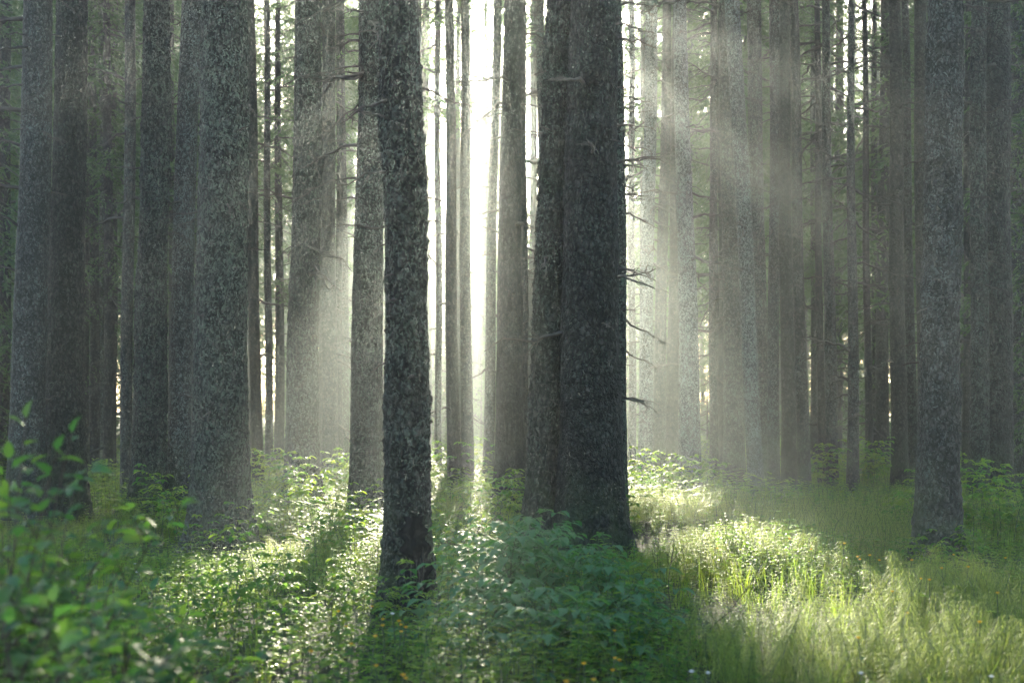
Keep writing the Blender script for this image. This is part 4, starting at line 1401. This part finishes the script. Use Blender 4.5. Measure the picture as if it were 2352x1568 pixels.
def build_flowers():
    rs = np.random.default_rng(55)
    Y = [(843, 1378), (885, 1406), (888, 1419), (908, 1434), (923, 1411), (927, 1413), (918, 1424), (722, 1499), (873, 1524), (907, 1546), (940, 1556), (815, 1469), (845, 1454), (783, 1391), (802, 1425),
         (1398, 1497), (1433, 1507), (1348, 1514), (1391, 1531), (1313, 1561), (1543, 1566), (1346, 1554), (1358, 1343), (1416, 1431), (1291, 1305), (1406, 1288), (1391, 1285), (1373, 1299),
         (2096, 1410), (2136, 1331), (2106, 1336), (2029, 1299), (1999, 1284), (1966, 1286), (1979, 1289), (2191, 1289), (2214, 1311), (2174, 1311), (2309, 1294), (2084, 1299),
         (1870, 1262), (1815, 1240), (1930, 1250), (2060, 1360), (2250, 1430), (1640, 1260), (1985, 1470), (2290, 1360), (370, 1546), (390, 1530)]
    lab = "small yellow-orange flower on a thin stalk among the green herbs"
    p = flower_proto("yellow_flower", M_YELLOW, 6, .015, rs, lab, "flower", "yellow flowers among the herbs", .5)
    W = [(300, 1300), (318, 1322), (910, 1388), (1610, 1535), (1600, 1540), (2280, 1560), (1960, 1548)]
    q = flower_proto("white_flower", M_WHITE, 5, .014, rs, "small white flower in the shaded herbs", "flower", "white flowers among the herbs", .25)
    for proto, pts in ((p, Y), (q, W)):
        for i, (px, py) in enumerate(pts):
            o = proto if i == 0 else copy_tree(proto)
            top = .40 + .1 * ((i * 7) % 5) / 5
            d = FPX * (EYE - top) / (py - HORIZON)
            x = at(px, d)
            s = (top + .02) / .36
            o.location = (x, d, gz(x, d) - .02)
            o.rotation_euler = (0, 0, i * 2.1)
            o.scale = (s * .95, s * .95, s)


build_flowers()


def build_sticks():
    rs = np.random.default_rng(61)
    items = [
        ("bare_stick", "thin bare stick leaning to the right in the lower edge of the bright strip", (1590, 1490, 9.9), (1740, 1300, 9.7), .006, 3),
        ("bare_sapling", "bare upright twig in front of the bright strip", (1535, 1470, 10.4), (1550, 1240, 10.4), .005, 4),
        ("bare_sapling", "dead forked sapling right of the scarred trunk", (1030, 1320, 14.0), (1095, 1190, 14.0), .008, 7),
        ("bare_sapling", "dead twiggy sapling in the raspberry thicket", (1165, 1500, 9.6), (1120, 1310, 9.6), .005, 5),
        ("fallen_branch", "thin fallen branch lying in the dark grass at left", (262, 1398, 10.8), (318, 1380, 11.6), .016, 2),
    ]
    for name, label, a, b, r, n in items:
        a, b = np.array(spot(*a)), np.array(spot(*b))
        g0 = gz(a[0], a[1])
        if name != "fallen_branch":
            a[2] = g0 - .03
        root = empty(name, tuple(a), label, "stick" if name != "bare_sapling" else "sapling")
        g = Geo()
        tt = np.linspace(0, 1, 9)
        P = (b - a) * tt[:, None] + np.concatenate([[np.zeros(3)], np.cumsum(rs.normal(0, .012, (8, 3)), 0)])
        V, Q = tube(P, r * (1 - .7 * tt), 5)
        g.add(V, Q=Q)
        st = g.build("stem", [M_TWIG], root)
        for k in range(n):
            s = rs.uniform(.3, .9)
            p = np.array([np.interp(s, tt, P[:, i]) for i in range(3)])
            t2 = np.linspace(0, 1, 5)
            dv = np.array([rs.normal(0, .6), rs.normal(0, .6), .8])
            P2 = p + rs.uniform(.1, .3) * dv * t2[:, None]
            V, Q = tube(P2, r * .45 * (1 - .6 * t2), 4)
            g = Geo(); g.add(V, Q=Q)
            g.build("twig", [M_TWIG], st)


build_sticks()


# ------------------------------------------------------------------ morning mist
def build_haze():
    m = bpy.data.materials.new("mist")
    m.use_nodes = True
    nt = m.node_tree
    nt.nodes.remove(nt.nodes["Principled BSDF"])
    v = nt.nodes.new("ShaderNodeVolumePrincipled")
    v.inputs["Color"].default_value = (0.84, 0.96, 0.97, 1)
    v.inputs["Density"].default_value = 0.0027
    v.inputs["Anisotropy"].default_value = 0.78
    nt.links.new(v.outputs[0], nt.nodes["Material Output"].inputs["Volume"])
    x, y0, y1, z0, z1 = 152, -62, 242, -1.3, 42
    V = [(-x, y0, z0), (x, y0, z0), (x, y1, z0), (-x, y1, z0), (-x, y0, z1), (x, y0, z1), (x, y1, z1), (-x, y1, z1)]
    Q = [(0, 3, 2, 1), (4, 5, 6, 7), (0, 1, 5, 4), (1, 2, 6, 5), (2, 3, 7, 6), (3, 0, 4, 7)]
    o = mesh("haze", V, [Q], m, smooth=False)
    tag(o, "thin pale morning mist between the trees", kind="stuff")


build_haze()
print("far trees:", N_FAR, "objects:", len(bpy.data.objects))
